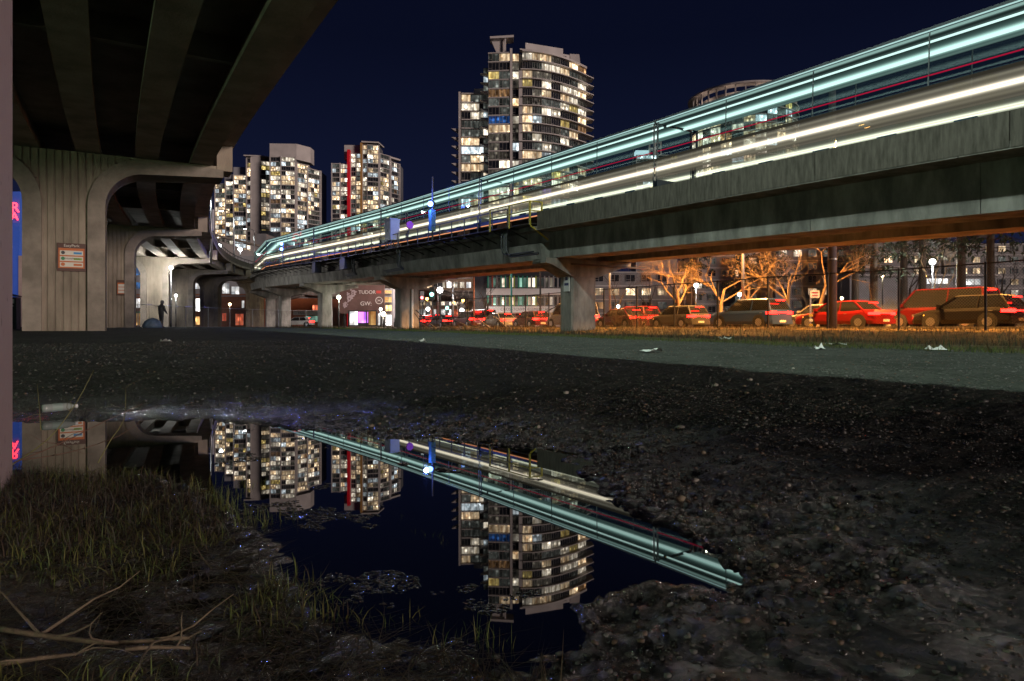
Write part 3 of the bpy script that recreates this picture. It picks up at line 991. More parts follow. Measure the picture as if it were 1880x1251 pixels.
slab_poly(T2, [(x - .1, y - 1.0) for x, y in curve] + [(curve[-1][0] - 1, curve[-1][1] + 5), (-5.6, 8)], zt - .3, .7, "roof_edge", TOWC)
for x0, x1, y0, z1 in ((-9.85, -9.05, -1.0, zt + 1.3), (-6.9, -5.75, -1.3, zt - 6)):
    MB().box(x0, x1, y0, .6, 0, z1).build("vertical_fin", TOWC, T2)
# roof: penthouse box, canopy on a post, fin
MB().prism([(-4.6, 1.5), (8.5, 6.5), (8.5, 14), (-4.6, 12)], 'z', zt + .5, zt + 4.2).build("penthouse", TOWC, T2)
MB().prism([(-6.5, .8), (9.8, 6.8), (9.8, 9), (-6.5, 4)], 'z', zt + 1.6, zt + 2.0).build("penthouse_canopy", TOWC, T2)
MB().prism([(8.6, 8.0), (11.0, 9.2), (11.0, 14), (8.6, 14)], 'z', zt + .2, zt + 3.0).build("penthouse_annex", TOWC, T2)
m = MB().prism([(-16.6, zt + 5.0), (-8.6, zt + 5.4), (-8.6, zt + 6.2), (-16.6, zt + 5.7)], 'y', 0, 5)
m.prism([(-16.3, zt + 5.2), (-11.9, zt + 5.3), (-11.4, zt + .4), (-14.2, zt + .4)], 'y', 2, 2.6)
m.box(-11.7, -11.2, .6, 1.1, zt + .3, zt + 5.3)
m.build("roof_canopy", TOWC, T2)
MB().prism([(11.2, zt + 4.2), (14.6, zt + 4.0), (15.0, zt - .2), (12.0, zt - .2)], 'y', 11, 12.2).build("roof_fin", TOWC, T2)
# lower wing to the left
zt2 = (600 - 172) * S * (236 / 230)
nf2 = 15
zb2 = zt2 - nf2 * fh
wl_ = [(-27.6, 7.0), (-26.6, 5.6), (-17.4, 6.2)]
MB().prism([(-27.2, 7.4), (-17, 7.4), (-17, 24), (-27.2, 24)], 'z', 0, zt2).build("wing_core", TOWD, T2)
MB().prism([(-28, 7), (-26.6, 5.6), (-17, 6.2), (-17, 24), (-28, 24)], 'z', 0, zb2 - .1).build("wing_lower_storeys", TOWC, T2)
facade(T2, [(-26.6, 5.6), (-17.4, 6.2)], zb2, nf2, fh, 3.05, lit=.5, setback=.3)
for f in range(nf2 + 1):
    z = zb2 + f * fh
    slab_poly(T2, [(-27.4, 5.9), (-26.6, 5.0), (-17.2, 5.6), (-17.2, 7), (-27.4, 7.2)], z - .16, .32, "wing_slab", TOWC)
    if f < nf2 - 3:
        MB().prism([(-30.2, z + .18), (-27.2, z + .18), (-27.2, z - 1.6)], 'y', 6.2, 8.2).build("wing_balcony", TOWC, T2)
MB().box(-27.6, -26.9, 5.3, 8, 0, zt2 + .6).build("wing_fin", TOWC, T2)
MB().box(-22.5, -17.3, 8, 14, zt2 + .2, zt2 + 2.6).build("wing_penthouse", TOWC, T2)
# narrow return between the wing and the front block
for f in range(nf - 1):
    z = zb + f * fh
    add_window(T2, -18.2, 4.4, z + .4, .0, 1.6, 2.3, 1, pick(LITMIX) if wrng.random() < .25 else W_DIMG)
    MB().prism([(-20.0, z + .1), (-17.3, z + .1), (-17.3, z - .9)], 'y', 2.4, 4.3).build("return_balcony", TOWC, T2)

# --- round tower on the right behind the train -------------------------------------------
T3 = tower_root(1364, 312, "round white tower with a ring canopy roof behind the train")
RR = 23.5; S3 = 289 / 1253.3; zt3 = 454 * S3 - 4.2; fh3 = 3.35; nf3 = 9
zb3 = zt3 - 3.6 - nf3 * fh3
circ = lambda r, a0=0, a1=360, n=48: [(r * math.cos(R(a0 + (a1 - a0) * k / n)), r * math.sin(R(a0 + (a1 - a0) * k / n))) for k in range(n + (0 if a1 - a0 == 360 else 1))]
MB().prism(circ(RR - 1.6), 'z', 0, zt3 - 3.5).build("tower_core", TOWD, T3)
MB().prism(circ(RR), 'z', 0, zb3 - .1).build("lower_storeys", TOWC, T3)
arc = circ(RR, 180, 360, 15)
for i in range(15):
    facade(T3, [arc[i], arc[i + 1]], zb3, nf3, fh3, 9, lit=.62 if i > 5 else .4, mull=4, setback=.5)
for f in range(nf3 + 1):
    slab_poly(T3, circ(RR + .35), zb3 + f * fh3 - .2, .36, "floor_slab", TOWC)
MB().prism(circ(RR - 3.5, n=36), 'z', zt3 - 3.4, zt3 + 1.0).build("roof_drum", TOWC, T3)
for k in range(18):
    a = R(180 + k * 180 / 17)
    MB().box(-.25, .25, -.25, .25, zt3 - 3.3, zt3 + 3.2).build("canopy_post", TOWC, T3, loc=((RR - .9) * math.cos(a), (RR - .9) * math.sin(a), 0), rz=a)
m = MB(); n = 60
for k in range(n):
    a0, a1 = 2 * math.pi * k / n, 2 * math.pi * (k + 1) / n
    P = lambda r, a, z: (r * math.cos(a), r * math.sin(a), z)
    for (ra, za), (rb, zb_) in (((RR + .9, zt3 + 3.0), (RR + .9, zt3 + 3.7)), ((RR + .9, zt3 + 3.7), (RR - 4, zt3 + 4.3)), ((RR - 4, zt3 + 4.3), (RR - 4, zt3 + 3.0)), ((RR - 4, zt3 + 3.0), (RR + .9, zt3 + 3.0))):
        m.add([P(ra, a0, za), P(ra, a1, za), P(rb, a1, zb_), P(rb, a0, zb_)], [(0, 1, 2, 3)])
m.build("ring_canopy", TOWC, T3)
for a in (205, 240, 275, 310, 340):  # lamps added round the terrace to lift the dark canopy underside
    px_, py_ = (RR - 2.2) * math.cos(R(a)), (RR - 2.2) * math.sin(R(a))
    MB().lathe([(.25 * math.sin(math.pi * k / 6) + .001, -.25 * math.cos(math.pi * k / 6)) for k in range(7)], (px_, py_, zt3 - 2.4), 8).build("added_terrace_light", emis("terrace_glow", (1, .8, .6), 10), T3)
    ld = bpy.data.lights.new("terrace_fill_lamp", 'POINT'); ld.energy = 260; ld.color = (1, .78, .62); ld.shadow_soft_size = .3
    lo = bpy.data.objects.new("terrace_fill_lamp", ld); COL.objects.link(lo); lo.parent = T3; lo.location = (px_, py_, zt3 - 1.9)

# --- distant pale tower between ----------------------------------------------------------
T4 = tower_root(1206, 600, "small far pale tower with a bright crown between two towers")
S4 = 600 / 1253.3
z4 = 315 * S4
MB().box(-18, 18, 0.6, 30, 0, z4).build("tower_core", TOWD, T4)
facade(T4, [(-18, 0), (18, 0)], z4 - 13 * 3.3, 13, 3.3, 6, lit=.3, mull=2, setback=.1)
for f in range(14):
    MB().box(-18.3, 18.3, -.4, .7, z4 - f * 3.3 - .3, z4 - f * 3.3 + .35).build("floor_slab", TOWC, T4)
MB().box(-18.4, -17.6, -.5, .7, 0, z4).build("vertical_fin", TOWC, T4)
m = MB()
for x in (-6, -1, 4):
    m.box(x - .6, x + .6, 2, 4, z4, z4 + 17)
for z in (z4 + 6, z4 + 11, z4 + 16):
    m.box(-6, 4.6, 2.1, 3.9, z, z + 1.2)
m.build("crown_frame", TOWC, T4)
MB().box(-18.5, -7, .2, 8, z4 + 1.2, z4 + 4.4).build("crown_lights", emis("crown_white_light", (.75, .9, 1.0), 1.1), T4)

# --- pair of towers on the left and the red-finned one -------------------------------------
S1 = 450 / 1253.3
def px_x(px, c): return (px - c) * S1
def block(parent, c, cols, lit, fh=3.0, bay=3.0):
    """cols: (px0, px1, y0, y1, top_py, bottom_py, face material pier width)"""
    for p0, p1, y0, y1, top, bot in cols:
        x0, x1 = px_x(p0, c), px_x(p1, c)
        zt = (600 - top) * S1; n = int((bot - top) * S1 / fh); zb = zt - n * fh
        MB().prism([(x0, y0 + .5), (x1, y1 + .5), (x1, max(y0, y1) + 14), (x0, max(y0, y1) + 14)], 'z', 0, zt).build("tower_core", TOWD, parent)
        facade(parent, [(x0 + .2, y0), (x1 - .2, y1)], zb, n, fh, bay, lit=lit, mull=2, setback=.15)
        for f in range(n + 1):
            z = zb + f * fh
            d_ = Vector((x1 - x0, y1 - y0)).normalized(); q = Vector((d_.y, -d_.x)) * .35
            slab_poly(parent, [(x0 + q.x, y0 + q.y), (x1 + q.x, y1 + q.y), (x1, y1 + .6), (x0, y0 + .6)], z - .2, .42, "floor_slab", TOWC)
        for x, y in ((x0, y0), (x1, y1)):
            MB().box(x - .35, x + .35, y - .45, y + .7, 0, zt + .4).build("vertical_fin", TOWC, parent)
T1 = tower_root(440, 450, "stepped pale twin-bay tower beside the viaduct edge, leftmost of all")
block(T1, 440, [(390, 412, 4, 2, 336, 474), (413, 428, 1, 1, 332, 474), (430, 455, -1, 0, 322, 474), (455, 464, -2, -3, 292, 474), (481, 496, -2, 1, 296, 474)], .62)
MB().box(px_x(464, 440), px_x(481, 440), -3.2, 12, 0, (600 - 288) * S1).build("blank_shaft", TOWC, T1)
MB().box(px_x(405, 440), px_x(425, 440), 6, 14, (600 - 336) * S1 - 1, (600 - 316) * S1).build("plant_room", mat("plant_room_grey", (.33, .33, .36), .8), T1)
MB().box(px_x(424, 440), px_x(456, 440), 4, 14, (600 - 330) * S1, (600 - 304) * S1).build("plant_room", MATS["plant_room_grey"], T1)
MB().prism([(px_x(452, 440), -4.5), (px_x(484, 440), -3), (px_x(496, 440), 1.5), (px_x(496, 440), 10), (px_x(452, 440), 10)], 'z', (600 - 289) * S1, (600 - 287) * S1).build("roof_canopy", TOWC, T1)
T1b = tower_root(540, 440, "broad pale tower with a blank rooftop box, right of the stepped tower")
block(T1b, 540, [(500, 520, -3, -3, 297, 474), (520, 544, -4, -2, 297, 474), (545, 560, 0, 7, 306, 474), (560, 577, 5, 14, 312, 474)], .60)
MB().prism([(px_x(498, 540), -2), (px_x(545, 540), -1), (px_x(563, 540), 8), (px_x(563, 540), 16), (px_x(498, 540), 16)], 'z', (600 - 300) * S1, (600 - 272) * S1).build("plant_room", TOWC, T1b)
Tm = tower_root(668, 450, "tower with a red vertical fin between two darker gaps of sky")
block(Tm, 668, [(610, 625, -1, -1, 301, 470), (625, 640, 0, 0, 301, 470), (644, 654, 0, -.5, 282, 470), (654, 664, -.5, -.5, 282, 470), (667, 676, -2, -3, 268, 470), (676, 696, -3, -1, 268, 470), (697, 712, 1, 9, 281, 470), (713, 726, 10, 18, 290, 470)], .60)
MB().box(px_x(641, 668) - .8, px_x(641, 668) + 1.0, -2.4, .4, 0, (600 - 276) * S1).build("red_fin", mat("red_fin_glow_paint", (.55, .012, .02), .5, emit=(1, .01, .03), estr=.12), Tm)  # red paint with a faint glow put in, the fin is no lamp
MB().box(px_x(665, 668) - .6, px_x(665, 668) + .6, -3.4, .2, 0, (600 - 264) * S1).build("ochre_fin", mat("ochre_fin_paint", (.45, .24, .07), .6), Tm)
MB().box(px_x(631, 668), px_x(664, 668), 1.5, 12, (600 - 292) * S1, (600 - 265) * S1).build("plant_room", TOWC, Tm)
MB().prism([(px_x(666, 668), -4), (px_x(696, 668), -2), (px_x(700, 668), 10), (px_x(666, 668), 10)], 'z', (600 - 264) * S1, (600 - 261.5) * S1).build("roof_canopy", TOWC, Tm)
MB().prism([(px_x(701, 668), 4), (px_x(727, 668), 18), (px_x(722, 668), 22), (px_x(701, 668), 14)], 'z', (600 - 283) * S1, (600 - 280) * S1).build("roof_canopy", TOWC, Tm)
# low dark block seen between the towers
x, y = view_pos(590, 520)
tb = empty("low_building", (x, y, .5), -YAW, "low unlit block in the gap between the two left towers", "building")
MB().prism([(-9, 0), (9, 2), (9, 16), (-9, 16)], 'z', 0, 76).build("wall", TOWD, tb)
MB().box(-5, 6, 3, 9, 76, 80).build("roof_box", TOWC, tb)
# ------------------------------------------------------------------ lamps
def lamp_light(parent, loc, power, color, radius=.12, kind='POINT', cone=150, name="lamp_light"):
    ld = bpy.data.lights.new(name, kind)
    ld.energy = power; ld.color = color; ld.shadow_soft_size = radius
    if kind == 'SPOT':
        ld.spot_size = R(cone); ld.spot_blend = .25
    o = bpy.data.objects.new(name, ld); COL.objects.link(o)
    o.parent = parent; o.location = loc
    return o
COOLG = (.80, 1.0, .86)
G_COOL = emis("lamp_glow_cool", (.92, 1.0, .96), 14)
G_WARM = emis("lamp_glow_warm", (1.0, .72, .38), 12)
G_SOD = emis("lamp_glow_sodium", (1.0, .50, .12), 12)
G_BLUE = emis("lamp_glow_blue", (.12, .25, 1.0), 16)
def arm_lamp(x, y, z0, h, arm, ang, label, power, color, glow, group=None, cone=165, radius=.10, mast=.11, light=True):
    """tapered mast with a curved arm and a flat head"""
    t = empty("street_lamp", (x, y, z0), ang, label, "street lamp", group)
    MB().tube([(0, 0, 0), (0, 0, h * .5), (0, 0, h - .9)], [mast, mast * .8, mast * .6], 10).build("mast", GALV, t, smooth=True)
    MB().tube([(0, 0, h - .9), (.06, 0, h - .45), (.35, 0, h - .1), (arm * .6, 0, h + .08), (arm, 0, h + .10)], mast * .5, 8).build("arm", GALV, t, smooth=True)
    hd = MB().prism([(arm - .1, h + .02), (arm + .65, h + .03), (arm + .60, h + .17), (arm + .1, h + .22), (arm - .1, h + .16)], 'y', -.16, .16).build("head", GALV, t)
    MB().box(arm + .05, arm + .58, -.13, .13, h - .035, h + .018).build("lens", glow, hd)
    if light:
        lamp_light(t, (arm + .3, 0, h - .12), power, color, radius, 'SPOT', cone)
    return t
def globe_lamp(x, y, z0, h, label, power, color, glow, r=.2, group=None, light=True, mast=.07):
    t = empty("post_lamp", (x, y, z0), 0, label, "lamp", group)
    MB().tube([(0, 0, 0), (0, 0, .5), (0, 0, h - r)], [mast * 1.5, mast, mast * .8], 10).build("post", BLACKM, t, smooth=True)
    MB().lathe([(r * math.sin(math.pi * k / 10) + .001, -r * math.cos(math.pi * k / 10)) for k in range(11)], (0, 0, h), 14).build("globe", glow, t, smooth=True)
    MB().lathe([(.03, r * .9), (r * .7, r * .95), (r * .5, r * 1.15), (.02, r * 1.35)], (0, 0, h), 12).build("cap", BLACKM, t)
    if light:
        lamp_light(t, (0, 0, h - r - .06), power, color, r * .6)
    return t
# lamps standing on the viaduct's own deck edge; they light the far side of the lot and the guideway face
for i, (y, lab) in enumerate(((-14, "viaduct deck street lamp behind the viewer"), (13, "viaduct deck street lamp directly overhead, above the concrete deck"))):
    o, r = VP.frame(VP.d_at_y(y))
    arm_lamp(o.x - 1.9, o.y, o.z + 1.24, 20.6 - o.z - 1.24, 1.1, 0, lab, (10500, 10500)[i], COOLG, G_COOL, "street lamps on the viaduct deck")

# lot lamp on the other side of the viaduct and an added fill lamp behind the viewer, shining in under the deck
globe_lamp(-17, 8.5, hz(-17, 8.5), 4.9, "lot lamp on the far side of the viaduct, out past the pillar", 3900, (.60, 1.0, .56), G_COOL, .22)
globe_lamp(-11, -13, hz(-11, -13), 4.4, "warm lot lamp behind the viewer's left shoulder", 1300, (1.0, .74, .58), G_WARM, .22)  # put in to lift the girder web and the pier fronts
# ------------------------------------------------------------------ small fittings on the guideway
o, r = GP.frame(GP.d_at_y(51.3))
cab = empty("equipment_cabinet", (o.x, o.y, o.z - .6), math.atan2(r.y, r.x), "tall pale equipment cabinet standing on the guideway walkway", "cabinet")
MB().box(-.42, .36, -.55, .55, .62, 2.25).build("body", mat("cabinet_paint", (.62, .62, .66), .45, var=.12, scale=3), cab)
MB().prism([(-.48, 2.25), (.42, 2.25), (.42, 2.31), (-.48, 2.37)], 'y', -.6, .6).build("cap", MATS["cabinet_paint"], cab)
for y in (-.02,):
    MB().box(-.435, -.42, -.5, -.01, .7, 2.18).build("door", MATS["cabinet_paint"], cab)
    MB().box(-.435, -.42, .01, .5, .7, 2.18).build("door", MATS["cabinet_paint"], cab)
MB().box(-.46, -.435, -.06, -.02, 1.3, 1.5).build("handle", STEEL, cab)
for x in (-.36, .3):
    for y in (-.48, .48):
        MB().box(x - .04, x + .04, y - .04, y + .04, 0, .62).build("leg", STEEL, cab)
# signal mast with a blue lamp
o, r = GP.frame(GP.d_at_y(44.6))
sig = empty("signal_mast", (o.x, o.y, o.z - .6), math.atan2(r.y, r.x), "slim signal mast with a blazing blue lamp beside the train", "signal")
MB().tube([(-.1, 0, 0), (-.1, 0, 4.6)], .07, 8).build("mast", STEEL, sig)
MB().box(-.3, .05, -.2, .2, .7, 2.2).build("relay_box", mat("teal_box_paint", (.06, .16, .18), .5), sig)
MB().tube([(-.1, 0, 2.2), (-.1, 0, 4.6)], .045, 6).build("red_tip", mat("red_mast_paint", (.4, .03, .05), .5), sig)
hd = MB().lathe([(.05, -.25), (.20, -.2), (.22, .1), (.12, .22)], (-.1, 0, 2.62), 12).build("lamp_head", STEEL, sig)
MB().lathe([(.19 * math.sin(math.pi * k / 8) + .001, -.19 * math.cos(math.pi * k / 8)) for k in range(9)], (-.32, -.1, 2.62), 12).build("lens", G_BLUE, hd)
lamp_light(sig, (-.75, -.3, 2.62), 1000, (.10, .18, 1.0), .15)
o, r = GP.frame(GP.d_at_y(48.6))
sg2 = empty("point_indicator", (o.x, o.y, o.z - .6), math.atan2(r.y, r.x), "small round-headed violet track indicator on a bent post", "signal")
MB().tube([(-.2, 0, 0), (-.15, 0, .6), (-.05, 0, 1.3)], .04, 6).build("post", STEEL, sg2)
MB().prism([(.28 * math.cos(t), 1.55 + .3 * math.sin(t)) for t in np.linspace(0, 2 * math.pi, 14, endpoint=False)], 'y', -.08, .08).build("disc", mat("violet_disc", (.3, .05, .3), .4, emit=(.6, .05, .8), estr=.12), sg2)
o, r = GP.frame(GP.d_at_y(78.5))
sig3 = empty("signal_mast", (o.x, o.y, o.z - .6), math.atan2(r.y, r.x), "distant signal with two blue lamps where the guideway begins to bend", "signal")
MB().tube([(-.1, 0, 0), (-.1, 0, 2.6)], .06, 8).build("mast", STEEL, sig3)
for z in (1.9, 2.5):
    MB().lathe([(.17 * math.sin(math.pi * k / 8) + .001, -.17 * math.cos(math.pi * k / 8)) for k in range(9)], (-.3, -.1, z), 10).build("lens", G_BLUE, sig3)
lamp_light(sig3, (-.8, -.3, 2.2), 900, (.12, .15, 1.0), .15)

# ------------------------------------------------------------------ lettering
def text(body, size, parent, loc, rot, material, name="lettering", extrude=.01, align='CENTER', font_scale_x=1.0):
    cu = bpy.data.curves.new(name, 'FONT')
    cu.body = body; cu.size = size; cu.extrude = extrude; cu.align_x = align; cu.align_y = 'CENTER'
    cu.materials.append(material)
    tmp = bpy.data.objects.new(name + "_curve", cu); COL.objects.link(tmp)
    bpy.context.view_layer.update()
    me = bpy.data.meshes.new_from_object(tmp.evaluated_get(bpy.context.evaluated_depsgraph_get()))
    bpy.data.objects.remove(tmp); bpy.data.curves.remove(cu)
    o = bpy.data.objects.new(name, me); COL.objects.link(o)
    o.parent = parent; o.location = loc; o.rotation_euler = rot
    o.scale = (font_scale_x, 1, 1)
    return o
FACE = (R(90), 0, 0)         # upright lettering facing local -y

# parking boards on the ribbed piers
def parking_board(pier_d_, u, z, w, h, label, detail):
    o, r = VP.frame(pier_d_)
    fwd = Vector((-r.y, r.x, 0))
    p = o + r * u - fwd * .72
    t = empty("parking_sign", (p.x, p.y, z), math.atan2(r.y, r.x), label, "sign")
    OR = mat("sign_orange", (.50, .12, .02), .45, var=.1, scale=4)
    DK = mat("sign_brown", (.07, .022, .012), .45)
    WH = mat("sign_white", (.62, .58, .50), .5)
    MB().box(-w / 2, w / 2, -.03, .0, 0, h).build("board", DK, t)
    MB().box(-w / 2 + .05, w / 2 - .05, -.040, -.03, .12, h - .2).build("orange_panel", OR, t)
    for k in range(3):
        z0 = .17 + k * (h - .42) / 3
        row = MB().box(-w / 2 + .10, w / 2 - .10, -.048, -.040, z0, z0 + (h - .42) / 3 - .05).build("white_row", WH, t)
        if detail:
            MB().lathe([(.07, 0), (.07, .004)], (0, 0, 0), 12).build("round_mark", (OR, mat("sign_green", (.03, .2, .08), .5), mat("sign_dark", (.03, .03, .04), .5))[k % 3], row, loc=(-w / 2 + .2, -.049, z0 + .1)).rotation_euler = (R(90), 0, 0)
            MB().box(w / 2 - .42, w / 2 - .14, -.052, -.048, z0 + .05, z0 + .13).build("colour_tab", (OR, mat("sign_lime", (.2, .35, .03), .5), mat("sign_sky", (.03, .22, .5), .5))[k % 3], row)
    if detail:
        text("EasyPark", .15, t, (0, -.036, h - .10), FACE, WH, extrude=.004)
        text("HonkMobile", .10, t, (.04, -.052, .17 + (h - .42) / 3 + .10), FACE, mat("sign_dark", (.03, .03, .04), .5), extrude=.003)
    return t
parking_board(pier_d[1], -5.28, 2.92, .98, 1.12, "orange parking board bolted to the nearest ribbed pier", True)
parking_board(pier_d[2], -4.75, 2.95, .98, 1.12, "smaller-looking orange parking board on the second pier", False)
# notice on the near guideway pier
o, r = GP.frame(gp_d[1])
t = empty("notice_plate", (o.x + 2.40, o.y - .1, 2.75), R(-90) + math.atan2(r.y, r.x), "small white notice plate on the near guideway column", "sign")
MB().box(-.28, .28, -.02, .02, 0, .95).build("plate", WHITEP, t)
MB().box(-.2, .2, -.026, -.02, .35, .50).build("print_band", mat("notice_ink", (.05, .06, .15), .5), t)
MB().box(-.12, .12, -.026, -.02, .65, .85).build("print_mark", MATS["notice_ink"], t)

# ------------------------------------------------------------------ pillar at the left edge
pil = MB()
b_ = .05
pil.prism([(-1.35 + b_, 2.95), (-.36 - b_, 2.95), (-.36, 2.95 + b_), (-.36, 3.75), (-1.35, 3.75), (-1.35, 2.95 + b_)], 'z', -.3, 7.33)
pl = pil.build("concrete_pillar", mat("flaked_pink_paint", (.42, .31, .31), .75, color2=(.10, .07, .07), scale=26, ramp=(.30, .36), bump=.3, bscale=30, stretch=(1, 1, .5)))
tag(pl, "pinkish flaking pillar running up the left edge", "pillar")

# ------------------------------------------------------------------ person and bundle under the viaduct
x, y = view_pos(296, 45)
gz_ = hz(x, y)
per = empty("person", (x, y, gz_), -YAW + R(160), "person in a dark jacket standing beside a tent bundle under the viaduct", "person")
def skinned(name, pts, edges, radii, m, parent):
    me = bpy.data.meshes.new(name); me.from_pydata(pts, edges, [])
    o = bpy.data.objects.new(name, me); COL.objects.link(o); o.parent = parent
    md = o.modifiers.new("skin", 'SKIN'); md.use_smooth_shade = True
    sd = o.modifiers.new("sub", 'SUBSURF'); sd.levels = 1; sd.render_levels = 2
    for i, rr in enumerate(radii):
        me.skin_vertices[0].data[i].radius = (rr, rr)
    me.skin_vertices[0].data[0].use_root = True
    me.materials.append(m)
    return o
BP = [(0, 0, .95), (0, 0, 1.12), (0, -.01, 1.32), (0, -.03, 1.46), (0, -.05, 1.53), (0, -.09, 1.63), (0, -.09, 1.72),
      (.19, -.02, 1.40), (.27, -.06, 1.14), (.24, -.24, .98), (.20, -.32, .97), (-.19, -.02, 1.40), (-.28, -.04, 1.13), (-.25, -.20, .96), (-.22, -.28, .94),
      (.10, 0, .88), (.12, -.03, .48), (.12, .03, .09), (.13, -.12, .05), (-.10, 0, .88), (-.13, .01, .48), (-.14, .06, .09), (-.15, -.09, .05)]
BE = [(0, 1), (1, 2), (2, 3), (3, 4), (4, 5), (5, 6), (3, 7), (7, 8), (8, 9), (9, 10), (3, 11), (11, 12), (12, 13), (13, 14), (0, 15), (15, 16), (16, 17), (17, 18), (0, 19), (19, 20), (20, 21), (21, 22)]
BRr = [.16, .16, .18, .12, .07, .105, .08, .085, .06, .045, .035, .085, .06, .045, .035, .10, .07, .05, .04, .10, .07, .05, .04]
skinned("body", BP, BE, BRr, mat("dark_jacket", (.03, .032, .038), .85), per)
MB().lathe([(.01, .12), (.08, .10), (.115, .02), (.11, -.05), (.10, -.10)], (0, -.08, 1.70), 14).build("hood", mat("grey_hood", (.07, .07, .075), .9), per, smooth=True)
x, y = view_pos(280, 44)
bd = MB()
prof = [(0, .62), (.22, .58), (.42, .42), (.55, .2), (.58, 0)]
for k in range(14):
    pass
bd.lathe([(.58, 0), (.57, .2), (.46, .42), (.25, .58), (.02, .63)], (0, 0, 0), 18)
bund = empty("camping_bundle", (x, y, hz(x, y)), 0, "blue-grey tent bundle on the ground beside the standing person", "bundle")
o = bd.build("cover", mat("blue_tarp", (.10, .16, .24), .55, var=.5, scale=4, bump=.6, bscale=5), bund, smooth=True); o.scale = (1, .75, 1)
for a in (.3, 2.2, 4.1):
    MB().tube([(.62 * math.cos(a), .5 * math.sin(a), -.02), (.4 * math.cos(a), .32 * math.sin(a), .45), (0, 0, .66)], .012, 5).build("strap", STEEL, bund)

# ------------------------------------------------------------------ chain-link fences
WIRE = mat("fence_wire", (.10, .10, .10), .5, .7)
FPOST = mat("fence_post", (.035, .033, .032), .6, .4)
def fence(pts, h, label, spacing=3.15, dx=.12, wire=.0032, post=.035, m=FPOST, mesh_from=.05, gname=None):
    root = empty("chain_link_fence", (0, 0, 0), 0, label, "fence")
    P = Path([(p[0], p[1], 0) for p in pts], 2)
    n = max(1, int(P.len / spacing))
    ends = []
    for i in range(n + 1):
        p = P.at(P.len * i / n); z = hz(p.x, p.y)
        ends.append(Vector((p.x, p.y, z)))
        MB().tube([(p.x, p.y, z - .2), (p.x, p.y, z + h + .06)], post, 8).build("post", m, root)
    for a, b in zip(ends, ends[1:]):
        MB().tube([a + up(h), b + up(h)], post * .6, 6).build("top_rail", m, root)
        L = (b - a).length; t = (b - a) / L
        w = MB()
        hh = h - mesh_from
        s0 = -hh
        while s0 < L:
            for sgn in (1, -1):
                a0 = max(s0, 0); a1 = min(s0 + hh, L)
                if a1 - a0 < .05: continue
                z0, z1 = (a0 - s0), (a1 - s0)
                if sgn < 0: z0, z1 = hh - z0, hh - z1
                w.tube([a + t * a0 + up(mesh_from + z0), a + t * a1 + up(mesh_from + z1)], wire, 3, cap=False)
            s0 += dx
        w.build("wire_mesh", WIRE, root, recalc=False)
    return root
fence([(27.2, 3), (27.3, 20), (27.3, 45), (27.0, 66)], 2.42, "tall dark chain-link fence on the verge beyond the guideway", dx=.11, wire=.0045, post=.045)
fl = [view_pos(205, 56), view_pos(330, 66), view_pos(470, 78), view_pos(610, 86)]
fence([(p[0], p[1]) for p in fl], 2.0, "pale chain-link fence running behind the viaduct piers", spacing=3.4, dx=.16, wire=.004, m=GALV)
# broken leaning poles between the guideway piers
def leaning(a, b, rr, label):
    o = MB().tube([a, b], rr, 7).build("leaning_pole", STEEL)
    tag(o, label, "pole", "poles leaning under the guideway")
def lp(px0, py0, px1, py1, dep, rr, label):
    a = view_pos(px0, dep); b = view_pos(px1, dep + .6)
    leaning((a[0], a[1], .7 + (600 - py0) * dep / 1253.3), (b[0], b[1], .7 + (600 - py1) * dep / 1253.3), rr, label)
lp(990, 580, 1052, 545, 43, .035, "dark bar propped against the near guideway column, rising to the right")
lp(893, 567, 931, 603, 47, .04, "dark leaning pole nearest the school front, foot on the verge")
lp(862, 575, 900, 603, 48, .04, "dark leaning pole beside the thin upright mast")
lp(832, 588, 868, 603, 49, .03, "short low leaning pole amid the bright traffic")
lp(763, 569, 802, 606, 52, .04, "long pole leaning off the second guideway column")
lp(761, 575, 783, 604, 52.8, .03, "short steep pole at the foot of the second guideway column")
# ------------------------------------------------------------------ buildings, hoardings and shops at street level
def zpx(py, depth): return .7 + (600 - py) * depth / 1253.3
def street_block(px0, px1, depth, top, label, cat="building", name="street_building", tilt=0):
    x, y = view_pos((px0 + px1) / 2, depth)
    t = empty(name, (x, y, .5), -YAW + tilt, label, cat)
    return t, (px1 - px0) * depth / 1253.3 / 2, zpx(top, depth) - .5
def wins(t, depth, c, rects, m, sill=True, mull=2):
    """rects in photo pixels"""
    for a, b, y0, y1 in rects:
        w = (b - a) * depth / 1253.3; h = (y1 - y0) * depth / 1253.3
        add_window(t, ((a + b) / 2 - c) * depth / 1253.3, -.06, zpx(y1, depth) - .5, 0, w, h, mull, m)
BRICK = mat("orange_brick", (.34, .15, .09), .85, var=.3, scale=3)
PANELG = mat("grey_cladding", (.30, .29, .30), .6, var=.25, scale=.5)
SHOPW = window_lit("shop_white", (1.0, .96, .90), (.7, .75, .8), 3.2, .55)
SHOPO = window_lit("shop_orange", (1.0, .62, .22), (.9, .36, .10), 3.0, .5)
SHOPB = window_lit("shop_blue", (.10, .42, 1.0), (.05, .2, .7), .9, .6)
SHOPP = window_lit("shop_pink", (1.0, .20, .55), (.45, .15, .85), 2.6, .7)
SHOPG = window_lit("shop_green", (.45, .85, .65), (.15, .3, .25), .9, .5)
SHOPR = window_lit("shop_red", (1.0, .25, .12), (.8, .10, .05), 1.8, .5)
